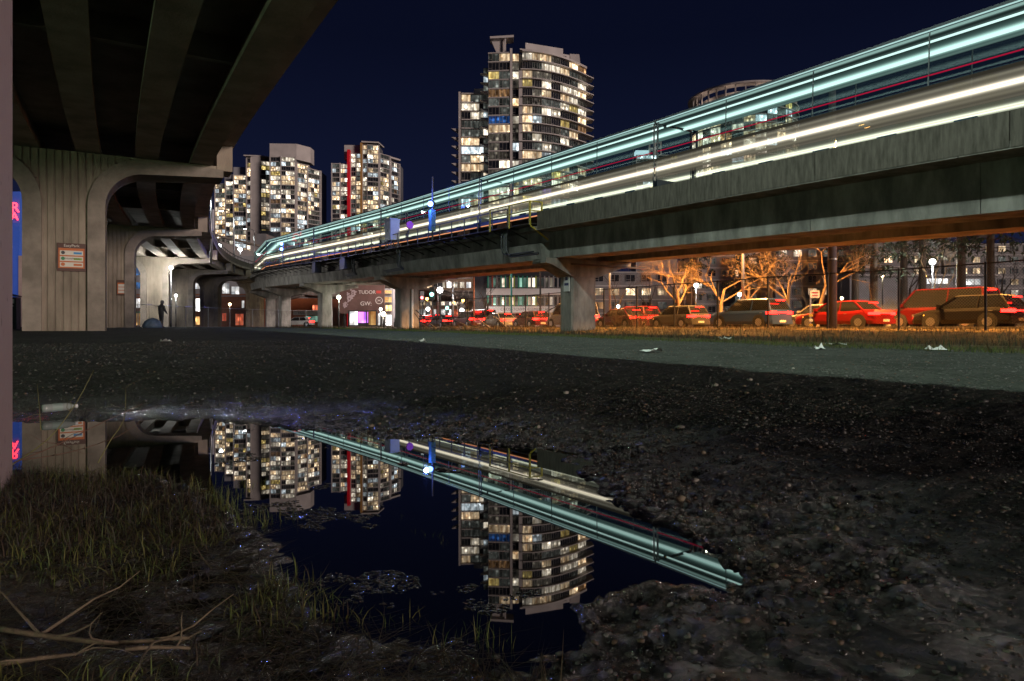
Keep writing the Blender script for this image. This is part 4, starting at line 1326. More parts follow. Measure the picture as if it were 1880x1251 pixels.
# far side shops seen under the viaduct
D = 150
sh, hw, ht = street_block(236, 480, D, 470, "brick shopping block with lit windows seen under the viaduct arches")
MB().box(-hw, hw, 0, 18, 0, ht).build("wall", PANELG, sh)
MB().box(-hw, hw, -.03, 0, 0, zpx(540, D) - .5).build("brick_base", BRICK, sh)
c = 358
wins(sh, D, c, [(246, 262, 492, 506), (246, 262, 518, 531)], SHOPB)
wins(sh, D, c, [(246, 262, 548, 566), (352, 368, 548, 572), (310, 318, 520, 532), (352, 378, 520, 531)], SHOPW)
wins(sh, D, c, [(247, 262, 575, 598), (352, 368, 581, 597), (384, 396, 590, 598)], SHOPO)
wins(sh, D, c, [(408, 416, 575, 590), (432, 448, 576, 598), (376, 382, 578, 598)], SHOPR)
wins(sh, D, c, [(408, 422, 520, 540), (424, 440, 526, 541), (444, 449, 552, 566), (318, 324, 560, 580)], SHOPW)
wins(sh, D, c, [(262, 272, 583, 594)], SHOPG)
MB().box((246 - c) * D / 1253.3, (262 - c) * D / 1253.3, -.35, -.05, zpx(575, D) - .5, zpx(572, D) - .5).build("awning", mat("green_awning", (.05, .3, .12), .6), sh)
for py in (511, 543):
    MB().box(-hw - .2, hw + .2, -.25, 0, zpx(py + 2, D) - .5, zpx(py, D) - .5).build("ledge", PANELG, sh)
# orange-lit low shops further right
D = 140
so, hw, ht = street_block(480, 606, D, 548, "low orange-fronted shop row between the guideway piers")
MB().box(-hw, hw, 0, 12, 0, ht).build("wall", mat("orange_front", (.45, .13, .05), .7, var=.2, scale=1), so)
c = 543
wins(so, D, c, [(492, 508, 570, 598)], SHOPO); wins(so, D, c, [(548, 560, 585, 598)], SHOPR)
wins(so, D, c, [(562, 592, 580, 592)], SHOPG); wins(so, D, c, [(574, 586, 560, 570)], SHOPR)
MB().box((540 - c) * D / 1253.3, (594 - c) * D / 1253.3, -.6, -.05, zpx(579, D) - .5, zpx(572, D) - .5).build("fascia", mat("pale_fascia", (.55, .56, .55), .5), so)
text("PARK", .62, so, (1.4, -.62, zpx(575.5, D) - .5), FACE, mat("fascia_ink", (.06, .1, .1), .5))
# hoarding with adverts
D = 86
bb, hw, ht = street_block(624, 706, D, 524, "tall brown advertising hoarding reading TUDOR and GW", "hoarding", "advert_hoarding")
BB = mat("hoarding_brown", (.16, .085, .075), .6, var=.35, scale=.6)
INK = mat("hoarding_ink", (.75, .68, .66), .6)
MB().box(-hw, hw, -.02, .2, zpx(576, D) - .5, ht).build("panel", BB, bb)
c = 665; q = D / 1253.3
text("TUDOR", .62, bb, ((674 - c) * q, -.034, zpx(537, D) - .5), FACE, INK)
text("GW:", .72, bb, ((672 - c) * q, -.034, zpx(558, D) - .5), FACE, INK)
MB().box((691 - c) * q, (700 - c) * q, -.03, -.02, zpx(539, D) - .5, zpx(534, D) - .5).build("red_patch", mat("hoarding_red", (.55, .06, .05), .6), bb)
m = MB()
for k in range(24):
    a0, a1 = 2 * math.pi * k / 24, 2 * math.pi * (k + 1) / 24
    cx, cz = (696 - c) * q, zpx(552, D) - .5
    m.add([(cx + rr * math.cos(a), -.028, cz + rr * math.sin(a)) for rr, a in ((.38, a0), (.46, a0), (.46, a1), (.38, a1))], [(0, 1, 2, 3)])
m.bar((cx - .2, -.028, cz + .1), (cx + .2, -.028, cz - .1), .012, .05); m.bar((cx - .2, -.028, cz - .1), (cx + .2, -.028, cz + .1), .012, .05)
m.build("round_emblem", INK, bb)
rg = random.Random(3)
m = MB()
for k in range(26):
    t_ = rg.random(); cx = (630 + 20 * t_ + rg.uniform(-4, 4) - c) * q; cz = zpx(566 - 34 * t_ + rg.uniform(-5, 5), D) - .5
    s_ = rg.uniform(.08, .2)
    m.add([(cx + s_ * (1 + .4 * math.cos(3 * a)) * math.cos(a), -.028 - k * .0004, cz + s_ * (1 + .4 * math.cos(3 * a)) * math.sin(a)) for a in np.linspace(0, 2 * math.pi, 15, endpoint=False)], [tuple(range(15))])
m.build("blossom_print", mat("blossom_ink", (.42, .33, .35), .6), bb)
for px in (632, 700):
    MB().box((px - c) * q - .12, (px - c) * q + .12, .05, .25, 0, zpx(575, D) - .5).build("support", STEEL, bb)
D = 84
ad, hw, ht = street_block(640, 692, D, 570, "glowing pink and violet advert panel below the brown hoarding", "advert panel", "lit_advert")
MB().box(-hw, hw, 0, .2, .25, ht).build("case", STEEL, ad)
c = 666; q = D / 1253.3
for a, b, y0, y1, mm in ((642, 657, 572, 597, SHOPW), (658, 676, 573, 593, SHOPP), (677, 691, 572, 597, SHOPO)):
    MB().box((a - c) * q, (b - c) * q, -.02, 0, zpx(y1, D) - .5, zpx(y0, D) - .5).build("lit_panel", mm, ad)
for px in (640, 673, 691):
    MB().box((px - c) * q - .06, (px - c) * q + .06, -.08, 0, 0, ht).build("post", BLACKM, ad)
D = 88
ko, hw, ht = street_block(694, 722, D, 530, "narrow lit kiosk tower beside the hoarding", "kiosk", "lit_kiosk")
MB().box(-hw, hw, 0, 3, 0, ht).build("wall", PANELG, ko)
c = 708
wins(ko, D, c, [(706, 720, 533, 540), (706, 720, 545, 556), (708, 720, 560, 572)], SHOPO); wins(ko, D, c, [(694, 704, 575, 598), (708, 720, 578, 598)], SHOPW)
# school with coloured fins
D = 104
sc_, hw, ht = street_block(868, 1090, D, 488, "white and dark school with coloured window fins, reading CROSSTOWN ELEMENTARY", "school", "school_building")
WHB = mat("white_render", (.72, .70, .68), .7, var=.1, scale=1)
DKG = mat("dark_cladding", (.035, .04, .045), .3, var=.3, scale=2)
c = 979; q = D / 1253.3
MB().box(-hw, hw, .3, 16, 0, ht).build("wall", DKG, sc_)
MB().box((893 - c) * q, hw, -.3, .3, zpx(542, D) - .5, zpx(530, D) - .5).build("white_band", WHB, sc_)
MB().box((890 - c) * q, hw, -.6, .3, zpx(574, D) - .5, zpx(563, D) - .5).build("name_fascia", WHB, sc_)
text("CROSSTOWN ELEMENTARY", .62, sc_, ((966 - c) * q, -.62, zpx(568.5, D) - .5), FACE, mat("school_ink", (.10, .08, .08), .6))
fc = [("fin_lime", (.35, .55, .04)), ("fin_teal", (.02, .40, .26)), ("fin_red", (.5, .06, .03)), ("fin_grey", (.25, .26, .27))]
rg = random.Random(8)
for px in range(896, 1088, 8):
    nm, cl_ = fc[rg.randrange(4)]
    for y0, y1 in ((507, 529), (543, 562)):
        MB().box((px - c) * q - .07, (px - c) * q + .07, -.2, .3, zpx(y1, D) - .5, zpx(y0, D) - .5).build("coloured_fin", mat(nm, cl_, .5), sc_)
    wins(sc_, D, c, [(px + 1, px + 7, 510, 528), (px + 1, px + 7, 545, 561)], wrng.choice([W_DIM, W_DIMG, W_DIMG, SHOPG, W_DARK, W_CREAM]), mull=1)
wins(sc_, D, c, [(900, 912, 577, 598), (948, 962, 578, 590), (970, 980, 580, 596), (1000, 1012, 577, 596)], SHOPO, mull=2)
MB().box((890 - c) * q, hw, -.1, .3, 0, zpx(574, D) - .5).build("ground_floor_wall", mat("pink_render", (.55, .42, .38), .8, var=.15, scale=1), sc_)
# bright commercial block behind the traffic, with blue sign lights
D = 190
cm, hw, ht = street_block(756, 872, D, 512, "busy brightly lit commercial block behind the traffic under the guideway")
MB().box(-hw, hw, 0, 20, 0, ht).build("wall", mat("tan_wall", (.40, .27, .17), .8, var=.25, scale=.4), cm)
c = 814
for a in range(760, 868, 12):
    wins(cm, D, c, [(a, a + 9, 518, 529), (a, a + 9, 534, 545), (a, a + 9, 550, 561)], wrng.choice([SHOPO, SHOPW, W_WARM, W_CREAM, W_DIM, SHOPO]))
    wins(cm, D, c, [(a, a + 10, 568, 590)], wrng.choice([SHOPW, SHOPO, SHOPW, SHOPR]))
for k, px in enumerate(range(778, 842, 8)):
    MB().box((px - c) * D / 1253.3 - .35, (px - c) * D / 1253.3 + .35, -.4, -.1, zpx(520 - .22 * (px - 778), D) - .5, zpx(516 - .22 * (px - 778), D) - .5).build("blue_sign_light", emis("sign_blue", (.10, .10, 1.0), 2.2), cm)
# overpass ramp and plant building behind the viaduct bend
D = 230
rp, hw, ht = street_block(384, 560, D, 452, "grey concrete ramp wall with panel joints behind the viaduct bend", "ramp", "concrete_ramp")
c = 472; q = D / 1253.3
RAMPC = mat("ramp_concrete", (.42, .38, .37), .85, var=.25, scale=.25)
MB().prism([((384 - c) * q, 0), ((556 - c) * q, 0), ((556 - c) * q, zpx(478, D)), ((450 - c) * q, zpx(462, D)), ((384 - c) * q, zpx(438, D))], 'y', 0, 6).build("wall", RAMPC, rp)
for px in range(392, 552, 10):
    MB().box((px - c) * q - .08, (px - c) * q + .08, -.08, .1, 0, zpx(480, D) - .5 if px > 450 else zpx(464, D) - .5).build("panel_rib", RAMPC, rp)
MB().prism([((378 - c) * q, zpx(432, D)), ((560 - c) * q, zpx(476, D)), ((560 - c) * q, zpx(473, D)), ((378 - c) * q, zpx(428, D))], 'y', -.5, 6.5).build("coping", CONC, rp)
D = 260
pb, hw, ht = street_block(470, 545, D, 430, "grey stepped plant building under the steam plume")
c = 507; q = D / 1253.3
MB().box((472 - c) * q, (489 - c) * q, -1, 14, 0, zpx(430, D) - .5).build("stair_tower", PANELG, pb)
MB().box((478 - c) * q, (492 - c) * q, 0, 10, zpx(430, D) - .5, zpx(423, D) - .5).build("roof_louvre", DKG, pb)
MB().prism([((489 - c) * q, 0), ((548 - c) * q, 0), ((548 - c) * q, zpx(465, D)), ((489 - c) * q, zpx(432, D))], 'y', 0, 12).build("sloped_hall", RAMPC, pb)
wins(pb, D, c, [(500, 515, 448, 452)], W_DIMG)
D = 300
cf, hw, ht = street_block(556, 584, D, 448, "round low pavilion with a white lit rim beside the blue signals", "pavilion", "round_pavilion")
MB().lathe([(hw, 0), (hw, ht - 1.2)], (0, hw, 0), 24).build("drum", PANELG, cf)
MB().lathe([(hw + .6, ht - 1.2), (hw + .6, ht)], (0, hw, 0), 28).build("lit_rim", emis("pavilion_rim", (.95, 1.0, .85), 1.3), cf)
# blue-lit building with red neon letters, far left beyond the piers
D = 122
nb, hw, ht = street_block(-40, 60, D, 352, "blue-lit corrugated building with red neon letters at far left")
c = 10; q = D / 1253.3
BLUEW = mat("blue_lit_cladding", (.05, .13, .5), .5, var=.15, scale=.5, emit=(.05, .13, .7), estr=.16)  # blue light put into the wall's colour and a faint glow
MB().box((-40 - c) * q, (36 - c) * q, 0, 10, 0, ht).build("wall", BLUEW, nb)
for k in range(26):
    z_ = zpx(576 - k * 7.2, D) - .5
    MB().box((-40 - c) * q, (36 - c) * q, -.10, 0, z_, z_ + .26).build("cladding_rib", BLUEW, nb)
MB().box((36 - c) * q, (60 - c) * q, -.3, 8, 0, zpx(470, D) - .5).build("pale_annex", mat("annex_pink", (.5, .38, .36), .8, var=.2, scale=1), nb)
MB().box((12 - c) * q, (19 - c) * q, -.8, 0, 0, zpx(448, D) - .5).build("pale_shaft", MATS["annex_pink"], nb)
NEON = emis("red_neon", (1.0, .03, .05), 7, sample=True)
text("O", 2.5, nb, ((13 - c) * q, -.6, zpx(383, D) - .5), FACE, NEON, extrude=.08)
text("R", 2.5, nb, ((32 - c) * q, -.6, zpx(383, D) - .5), FACE, NEON, extrude=.08)
text("A", 2.0, nb, ((31 - c) * q, -.6, zpx(399, D) - .5), FACE, NEON, extrude=.08)
# parking pay machine
x, y = view_pos(27, 33)
pm = empty("pay_machine", (x, y, hz(x, y)), -YAW, "dark upright parking pay machine beside the nearest ribbed pier", "pay machine")
MB().box(-.19, .19, -.15, .15, 0, 1.55).build("body", BLACKM, pm)
MB().prism([(-.26, 1.66), (.24, 1.56), (.24, 1.60), (-.26, 1.72)], 'y', -.24, .2).build("hood", BLACKM, pm)
MB().box(-.10, .08, -.16, -.15, 1.25, 1.45).build("panel", WHITEP, pm)
MB().box(-.06, .06, -.165, -.15, 1.1, 1.16).build("slot", GALV, pm)

# ------------------------------------------------------------------ bright street lamps
def gz(px, D): x, y = view_pos(px, D); return x, y, hz(x, y)
x, y, z = gz(314, 72); globe_lamp(x, y, z, zpx(492, 72) - z, "tall white post lamp glaring under the viaduct arch", 3800, (1, 1, .94), G_COOL, .20)
x, y, z = gz(323, 86); globe_lamp(x, y, z, zpx(543, 86) - z, "lower white lamp on a dark post beside the lit pier", 400, (1, 1, .94), G_COOL, .18)
x, y, z = gz(313, 92); globe_lamp(x, y, z, zpx(549, 92) - z, "small white lamp just left of the dark post lamp", 200, (1, 1, .94), G_COOL, .17)
x, y, z = gz(622, 74); globe_lamp(x, y, z, zpx(546, 74) - z, "white lamp post left of the brown hoarding", 220, (.95, 1, .8), emis("lamp_glow_green", (.9, 1, .75), 14), .22)
x, y, z = gz(422, 120); globe_lamp(x, y, z, zpx(559, 120) - z, "warm lamp in front of the brick shops, framed by the far arch", 300, (1, .85, .65), G_WARM, .24)
x, y, z = gz(501, 125); globe_lamp(x, y, z, zpx(565, 125) - z, "small warm lamp between the curved guideway piers", 200, (1, .75, .4), G_WARM, .2)
x, y, z = gz(699, 76); globe_lamp(x, y, z, zpx(568, 76) - z, "upper of two white lamps by the lit kiosk", 200, (.8, .95, 1), G_COOL, .16)
x, y, z = gz(704, 74); globe_lamp(x, y, z, zpx(577, 74) - z, "lower warm lamp by the lit kiosk", 200, (1, .85, .6), G_WARM, .26)
# traffic signals and lamps above the busy junction
def signal_head(px, py, D, glow, label, r=.45):
    x, y = view_pos(px, D); z = zpx(py, D)
    t = empty("traffic_light", (x, y, .55), -YAW, label, "traffic light", "traffic lights at the junction")
    MB().tube([(0, .3, 0), (0, .3, z + .6 - .55)], .09, 8).build("pole", STEEL, t)
    MB().box(-.28, .28, -.1, .25, z - 1.2, z + .35).build("housing", BLACKM, t)
    MB().lathe([(r * math.sin(math.pi * k / 8) + .001, -r * math.cos(math.pi * k / 8)) for k in range(9)], (0, -.2, z - .55), 12).build("lit_lens", glow, t)
G_RED = emis("signal_red", (1.0, .10, .10), 12); G_GRN = emis("signal_green", (.25, 1.0, .75), 12)
G_HOT = emis("lamp_glow_hot", (1, .95, .9), 16)
signal_head(808, 533, 80, G_HOT, "largest brightest signal lamp over the traffic", .34)
signal_head(793, 541, 82, G_GRN, "greenish signal lamp left of the brightest one", .22)
signal_head(786, 568, 90, G_HOT, "left white lamp just above the car roofs", .26)
signal_head(821, 566, 92, G_GRN, "middle bluish green lamp just above the car roofs", .22)
signal_head(848, 570, 90, G_HOT, "right white lamp just above the car roofs", .26)
signal_head(775, 547, 96, G_RED, "small red lamp at the left of the junction", .2)
x, y, z = gz(832, 94)
arm_lamp(x, y, .55, zpx(517, 94) - .55, 1.4, -YAW + math.pi, "blue-white arm lamp above the junction", 600, (.8, .9, 1), G_COOL)
for px, py, D, lab in ((833, 556, 110, "orange beacon left of the bare street tree"), (850, 552, 112, "orange beacon beside the thin mast"), (784, 549, 112, "orange beacon over the left of the traffic")):
    x, y, z = gz(px, D); globe_lamp(x, y, .55, zpx(py, D) - .55, lab, 120, (1, .5, .12), G_SOD, .24)
# junction floodlight spill on the street: tall lamp mast
x, y, z = gz(804, 86)
arm_lamp(x, y, .55, 9.5, 1.6, -YAW - R(60), "tall galvanised street lamp mast over the junction", 16000, (1, .86, .78), G_COOL)
MB_ = MB().tube([(view_pos(870, 60)[0], view_pos(870, 60)[1], .4), (view_pos(870, 60)[0], view_pos(870, 60)[1], 6.0)], .06, 8).build("thin_mast", mat("rust_steel", (.22, .09, .05), .7, var=.3, scale=5)); tag(MB_, "thin rusty upright mast between the two guideway columns", "pole")
MB_ = MB().tube([(view_pos(939, 80)[0], view_pos(939, 80)[1], .4), (view_pos(939, 80)[0], view_pos(939, 80)[1], 8.0)], .11, 8).build("teal_pole", mat("teal_paint", (.02, .28, .26), .5)); tag(MB_, "teal painted pole in front of the school windows", "pole")
MB_ = MB().tube([(view_pos(992, 70)[0], view_pos(992, 70)[1], .4), (view_pos(992, 70)[0], view_pos(992, 70)[1], 8.0)], .10, 8).build("dark_pole", BLACKM); tag(MB_, "dark utility pole just left of the near guideway column", "pole")

# lamps on the far viaduct deck and ramp
def deck_lamp(px, py, D, h, arm, label, warm=False, power=500):
    x, y = view_pos(px, D); z = zpx(py, D)
    return arm_lamp(x, y, z - h, h, arm, math.pi - YAW, label, power, (1, .8, .55) if warm else (.95, 1, .97), emis("lamp_glow_deck_warm", (1, .75, .26), 22) if warm else emis("lamp_glow_deck", (.92, 1, 1), 22), "street lamps on the viaduct deck", radius=.2, mast=.13)
deck_lamp(388, 344, 66, 7.4, 1.2, "arm lamp at the viaduct edge before the leftmost tower, highest of its row", power=900)
deck_lamp(430, 388, 100, 9, 1.6, "arm lamp overlapping the leftmost tower, second of its row", power=900)
deck_lamp(467, 421, 140, 10, 1.6, "arm lamp at the foot of the stepped tower, third of its row", power=700)
deck_lamp(512, 443, 170, 9, 2.0, "warm arm lamp in front of the sloped plant building", True, power=900)
for px, py, D, lab in ((402, 452, 160, "left low bright lamp on the ramp parapet"), (441, 458, 175, "middle low bright lamp on the ramp parapet"), (475, 466, 190, "right low bright lamp on the ramp parapet")):
    x, y = view_pos(px, D); z0 = zpx(py, D) - 3.2
    globe_lamp(x, y, z0, 3.2, lab, 500, (.95, 1, .97), emis("lamp_glow_deck", (.92, 1, 1), 22), .5, "lamps on the ramp parapet", mast=.1)
# sign gantry over the viaduct
gx_, gy_ = view_pos(376, 90)
gt = empty("sign_gantry", (gx_, gy_, zpx(470, 90)), -YAW, "thin white sign gantry frame at the viaduct edge", "gantry")
m = MB(); hh_ = 90 / 1253.3
m.bar((-3, 0, 6.0), (1.2, 0, 6.0), .1); m.bar((-3, 0, 4.7), (1.2, 0, 4.7), .1); m.bar((1.1, 0, 0), (1.1, 0, 6.1), .14); m.bar((-.6, 0, 4.7), (-.6, 0, 6), .08)
m.build("frame", WHITEP, gt)
# steam drifting up from the plant roof
def steam_material():
    m = bpy.data.materials.new("steam"); m.use_nodes = True
    N, L = m.node_tree.nodes, m.node_tree.links
    N.remove(N["Principled BSDF"])
    v = N.new("ShaderNodeVolumePrincipled"); v.inputs["Color"].default_value = (.95, .92, .90, 1); v.inputs["Density"].default_value = .045; v.inputs["Anisotropy"].default_value = .2
    L.new(v.outputs[0], N["Material Output"].inputs["Volume"])
    return m
x, y = view_pos(532, 252)
prof = []
m = MB(); n = 14; K = 12
for i in range(K):
    t_ = i / (K - 1); cx = -1.0 - 8.0 * t_ ** 1.1; cz = zpx(455, 252) + 20 * t_; rr = (1.6 + 2.9 * math.sin(math.pi * min(t_ * .62 + .12, 1))) * (1 if i < K - 1 else .35)
    prof.append([(cx + rr * math.cos(2 * math.pi * k / n) * (1 + .14 * math.sin(3 * k + i)), rr * .8 * math.sin(2 * math.pi * k / n), cz) for k in range(n)])
m.add([p for r_ in prof for p in r_], [(i * n + k, i * n + (k + 1) % n, (i + 1) * n + (k + 1) % n, (i + 1) * n + k) for i in range(K - 1) for k in range(n)] + [tuple(range(n))[::-1], tuple((K - 1) * n + k for k in range(n))])
tag(m.build("steam_plume", steam_material(), None, smooth=True, loc=(x, y, 0), rz=-YAW), "pale steam plume rising in front of the left towers", "steam", kind="stuff")
# ------------------------------------------------------------------ trees
BARK = mat("bark", (.065, .045, .032), .9, var=.4, scale=6, stretch=(1, 1, .3), bump=.5, bscale=25)
BARKP = mat("pale_bark", (.30, .20, .11), .85, var=.35, scale=6, stretch=(1, 1, .4))
NEEDLE = mat("conifer_needles", (.035, .055, .026), .85, var=.5, scale=2)
def bare_tree(x, y, h, label, seed, trunk_h=.35, spread=.9, m=BARK, levels=5, r0=.17, up_bias=.25, group="bare trees in the park"):
    rg = random.Random(seed)
    z = hz(x, y)
    t = empty("bare_tree", (x, y, z - .1), rg.uniform(0, 6), label, "tree", group)
    tr = MB(); cr_ = MB()
    def branch(p, d, L, r, lev, mb):
        n = 3 if lev < 3 else 2
        pts, rad = [p], [r]
        for k in range(n):
            d = (d + Vector((rg.uniform(-1, 1), rg.uniform(-1, 1), rg.uniform(-.6, .8) * .6 + up_bias * .3)) * (.16 + .05 * lev)).normalized()
            p = p + d * L / n
            pts.append(p); rad.append(r * (1 - .42 * (k + 1) / n))
        mb.tube(pts, rad, 6 if lev < 2 else (4 if lev < 3 else 3), cap=False)
        if lev >= levels: return
        kids = 4 if lev == 0 else rg.choice((3, 3, 4))
        for k in range(kids):
            a = rg.uniform(0, 2 * math.pi) + k * 2 * math.pi / kids
            side = d.orthogonal().normalized()
            side = Matrix.Rotation(a, 3, d) @ side
            nd_ = (d * rg.uniform(.5, .9) + side * rg.uniform(.55, 1.0) * spread + Vector((0, 0, up_bias * .5))).normalized()
            j = rg.randint(max(1, len(pts) - 2), len(pts) - 1)
            branch(pts[j], nd_, L * rg.uniform(.62, .86), rad[j] * rg.uniform(.46, .66), lev + 1, cr_)
    branch(Vector((0, 0, 0)), Vector((rg.uniform(-.05, .05), rg.uniform(-.05, .05), 1)), h * trunk_h, r0, 0, tr)
    tr.build("trunk", m, t, smooth=True); cr_.build("crown", m, t, recalc=False)
    return t
def conifer(x, y, h, label, seed, clear=.25, rad=2.6, r0=.32, group="tall conifers in the park"):
    rg = random.Random(seed); z = hz(x, y)
    t = empty("conifer_tree", (x, y, z - .1), 0, label, "tree", group)
    MB().tube([(0, 0, -.2), (0, 0, .4), (.05, 0, h * .5), (0, .05, h)], [r0 * 1.35, r0, r0 * .7, .03], 10).build("trunk", BARK, t, smooth=True)
    c_ = MB(); br = MB()
    n = int(h * 9)
    for k in range(n):
        f = rg.random() ** .8
        zz_ = h * (clear + (1 - clear) * f)
        L = rad * (1.05 - f) * rg.uniform(.55, 1.1) + .3
        a = rg.uniform(0, 2 * math.pi)
        tip = Vector((math.cos(a) * L, math.sin(a) * L, zz_ - L * rg.uniform(.15, .5)))
        rt = Vector((0, 0, zz_)); mid = rt.lerp(tip, .55) + Vector((0, 0, L * .1))
        br.tube([rt, mid, tip], [.04, .025, .008], 3, cap=False)
        for j in range(16):
            u = rg.uniform(.25, 1.0)
            p = rt.lerp(tip, u) + Vector((rg.gauss(0, .12), rg.gauss(0, .12), rg.gauss(0, .05)))
            q = Vector((rg.gauss(0, 1), rg.gauss(0, 1), -.9)).normalized() * rg.uniform(.22, .5)
            s_ = q.cross(Vector((rg.gauss(0, 1), rg.gauss(0, 1), rg.gauss(0, 1)))).normalized() * rg.uniform(.05, .10)
            c_.add([p - s_, p + s_, p + q], [(0, 1, 2)])
    br.build("limbs", BARK, t, recalc=False); c_.build("crown", NEEDLE, t, recalc=False)
    return t
def shrub(x, y, h, label, seed, m=BARKP):
    rg = random.Random(seed); z = hz(x, y)
    t = empty("bare_shrub", (x, y, z - .05), 0, label, "shrub", "bare shrubs in the park")
    st = MB()
    for k in range(60):
        a = rg.uniform(0, 2 * math.pi); r_ = rg.uniform(0, .5)
        p = Vector((math.cos(a) * r_, math.sin(a) * r_, 0))
        d_ = Vector((math.cos(a) * rg.uniform(.1, .9), math.sin(a) * rg.uniform(.1, .9), 1)).normalized()
        pts = [p]
        for q in range(4):
            d_ = (d_ + Vector((rg.gauss(0, .2), rg.gauss(0, .2), .05))).normalized()
            pts.append(pts[-1] + d_ * h / 4 * rg.uniform(.7, 1.1))
        st.tube(pts, [.022, .016, .012, .008, .004], 3, cap=False)
        for q in (1, 2, 3):
            dd = (d_ + Vector((rg.gauss(0, .6), rg.gauss(0, .6), .2))).normalized()
            st.tube([pts[q], pts[q] + dd * h * .28], [.01, .003], 3, cap=False)
    st.build("stems", m, t, recalc=False)
    return t
def tp(px, D): return view_pos(px, D)
for px, D, h, lab, sd, th, spd in ((1322, 52, 8.5, "bare street tree glowing orange, left of the lamp standard", 21, .36, 1.0),
                                   (1436, 49, 8.5, "bare spreading tree glowing orange above the fence, left of the dark pole", 22, .36, 1.15),
                                   (1250, 50, 8.0, "bare twiggy tree glowing orange, leftmost of the orange trees", 23, .34, 1.1), (1375, 55, 8.5, "bare tree glowing orange between the two larger orange trees", 24, .4, 1.1),
                                   (1500, 47, 7.5, "bare orange-lit tree just left of the dark utility pole", 25, .4, 1.0)):
    x, y = tp(px, D); bare_tree(x, y, h, lab, sd, th, spd, BARKP, 6, .17, .12)
for px, D, h, lab, sd, m_2 in ((1130, 66, 8, "dark bare tree just right of the near guideway column", 31, BARK), (1195, 70, 9, "bare tree behind the second fence bay from the column", 32, BARK),
                             (1255, 74, 9, "slim bare tree left of the white park lamp", 33, BARK), (1480, 64, 7, "small bare tree behind the leaning street sign", 34, BARKP),
                             (1545, 70, 8, "bare tree right behind the dark utility pole", 35, BARK), (1722, 56, 10, "pale bare tree caught by the brightest park lamp", 36, BARKP),
                             (1832, 60, 9, "bare tree near the right edge of the park", 37, BARK), (840, 84, 8.5, "dark bare street tree by the busy junction", 38, BARK),
                             (893, 78, 9, "larger dark bare street tree before the school", 39, BARK), (1665, 66, 10, "thin bare tree between the two stout conifer trunks", 40, BARK)):
    x, y = tp(px, D); bare_tree(x, y, h, lab, sd, .3, .75, m_2, 5, .16, .35)
for px, D, h, lab, sd, r0, cl_ in ((1275, 84, 17, "dark conifer left of the orange trees", 51, .35, .22), (1360, 88, 18, "tall conifer far behind the lamp standard", 52, .35, .2), (1412, 68, 16, "stout orange-lit conifer trunk behind the spreading bare tree", 53, .34, .28),
                                   (1570, 58, 17, "conifer with a bare lower trunk right of the dark pole", 54, .32, .28), (1604, 55, 17, "leaning stout conifer, second right of the dark pole", 55, .34, .25),
                                   (1659, 62, 19, "black conifer trunk left of the brightest park lamp", 56, .36, .3), (1693, 60, 18, "black conifer trunk right beside the brightest park lamp", 57, .34, .3),
                                   (1764, 50, 18, "broad conifer trunk right of the glowing shrubs", 58, .36, .30), (1818, 48, 18, "conifer trunk nearest the right edge of the picture", 59, .30, .30)):
    x, y = tp(px, D); conifer(x, y, h, lab, sd, cl_, 2.8, r0)
for px, D, h, lab, sd in ((1630, 54, 2.6, "glowing bare shrub left of the black trunks", 61), (1668, 58, 2.6, "glowing bare shrub between the black trunks", 62), (1735, 55, 2.9, "glowing bare shrub right of the park lamp", 63), (1790, 58, 2.4, "small glowing bare shrub behind the broad trunk", 64)):
    x, y = tp(px, D); shrub(x, y, h, lab, sd)
for px, D, h, lab, sd in ((1140, 50, 1.6, "dark scrubby bush on the verge right of the near column", 65), (1176, 47, 1.5, "dark scrubby bush at the fence by the second post", 66)):
    x, y = tp(px, D); shrub(x, y, h, lab, sd, BARK)
# park lamps
for px, py, D, lab, pw, col_, gl, rr_ in ((1712, 481, 52, "brightest white park lamp among the trees", 2600, (1, 1, .94), G_HOT, .22), (1278, 524, 60, "large white park lamp behind the fence, left of the orange trees", 900, (1, 1, .97), G_HOT, .20),
                                      (1135, 563, 62, "white lamp low behind the fence next to the column", 350, (1, 1, .95), G_COOL, .15), (1232, 570, 60, "white lamp low on a fence post line", 350, (1, 1, .95), G_COOL, .15),
                                      (1384, 554, 50, "warm white lamp behind the fence post", 500, (1, .88, .6), G_WARM, .15), (1358, 541, 66, "small cool lamp left of the warm one", 150, (.8, .95, 1), G_COOL, .2),
                                      (1620, 507, 74, "small warm lamp between the conifers", 150, (1, .8, .5), G_WARM, .15), (1697, 507, 70, "small orange lamp under the brightest park lamp", 200, (1, .55, .2), G_SOD, .2),
                                      (1545, 548, 80, "tiny warm lamp low behind the dark pole", 120, (1, .7, .3), G_WARM, .2)):
    x, y = tp(px, D); z = hz(x, y); globe_lamp(x, y, z, zpx(py, D) - z, lab, pw, col_, gl, rr_)
# warm ground lights at the foot of the shrubs
for px, D, lab in ((1642, 53, "low warm garden light before the left shrubs"), (1742, 54, "low warm garden light before the right shrubs")):
    x, y = tp(px, D); z = hz(x, y); globe_lamp(x, y, z, .75, lab, 900, (1, .58, .18), G_SOD, .12, mast=.04)
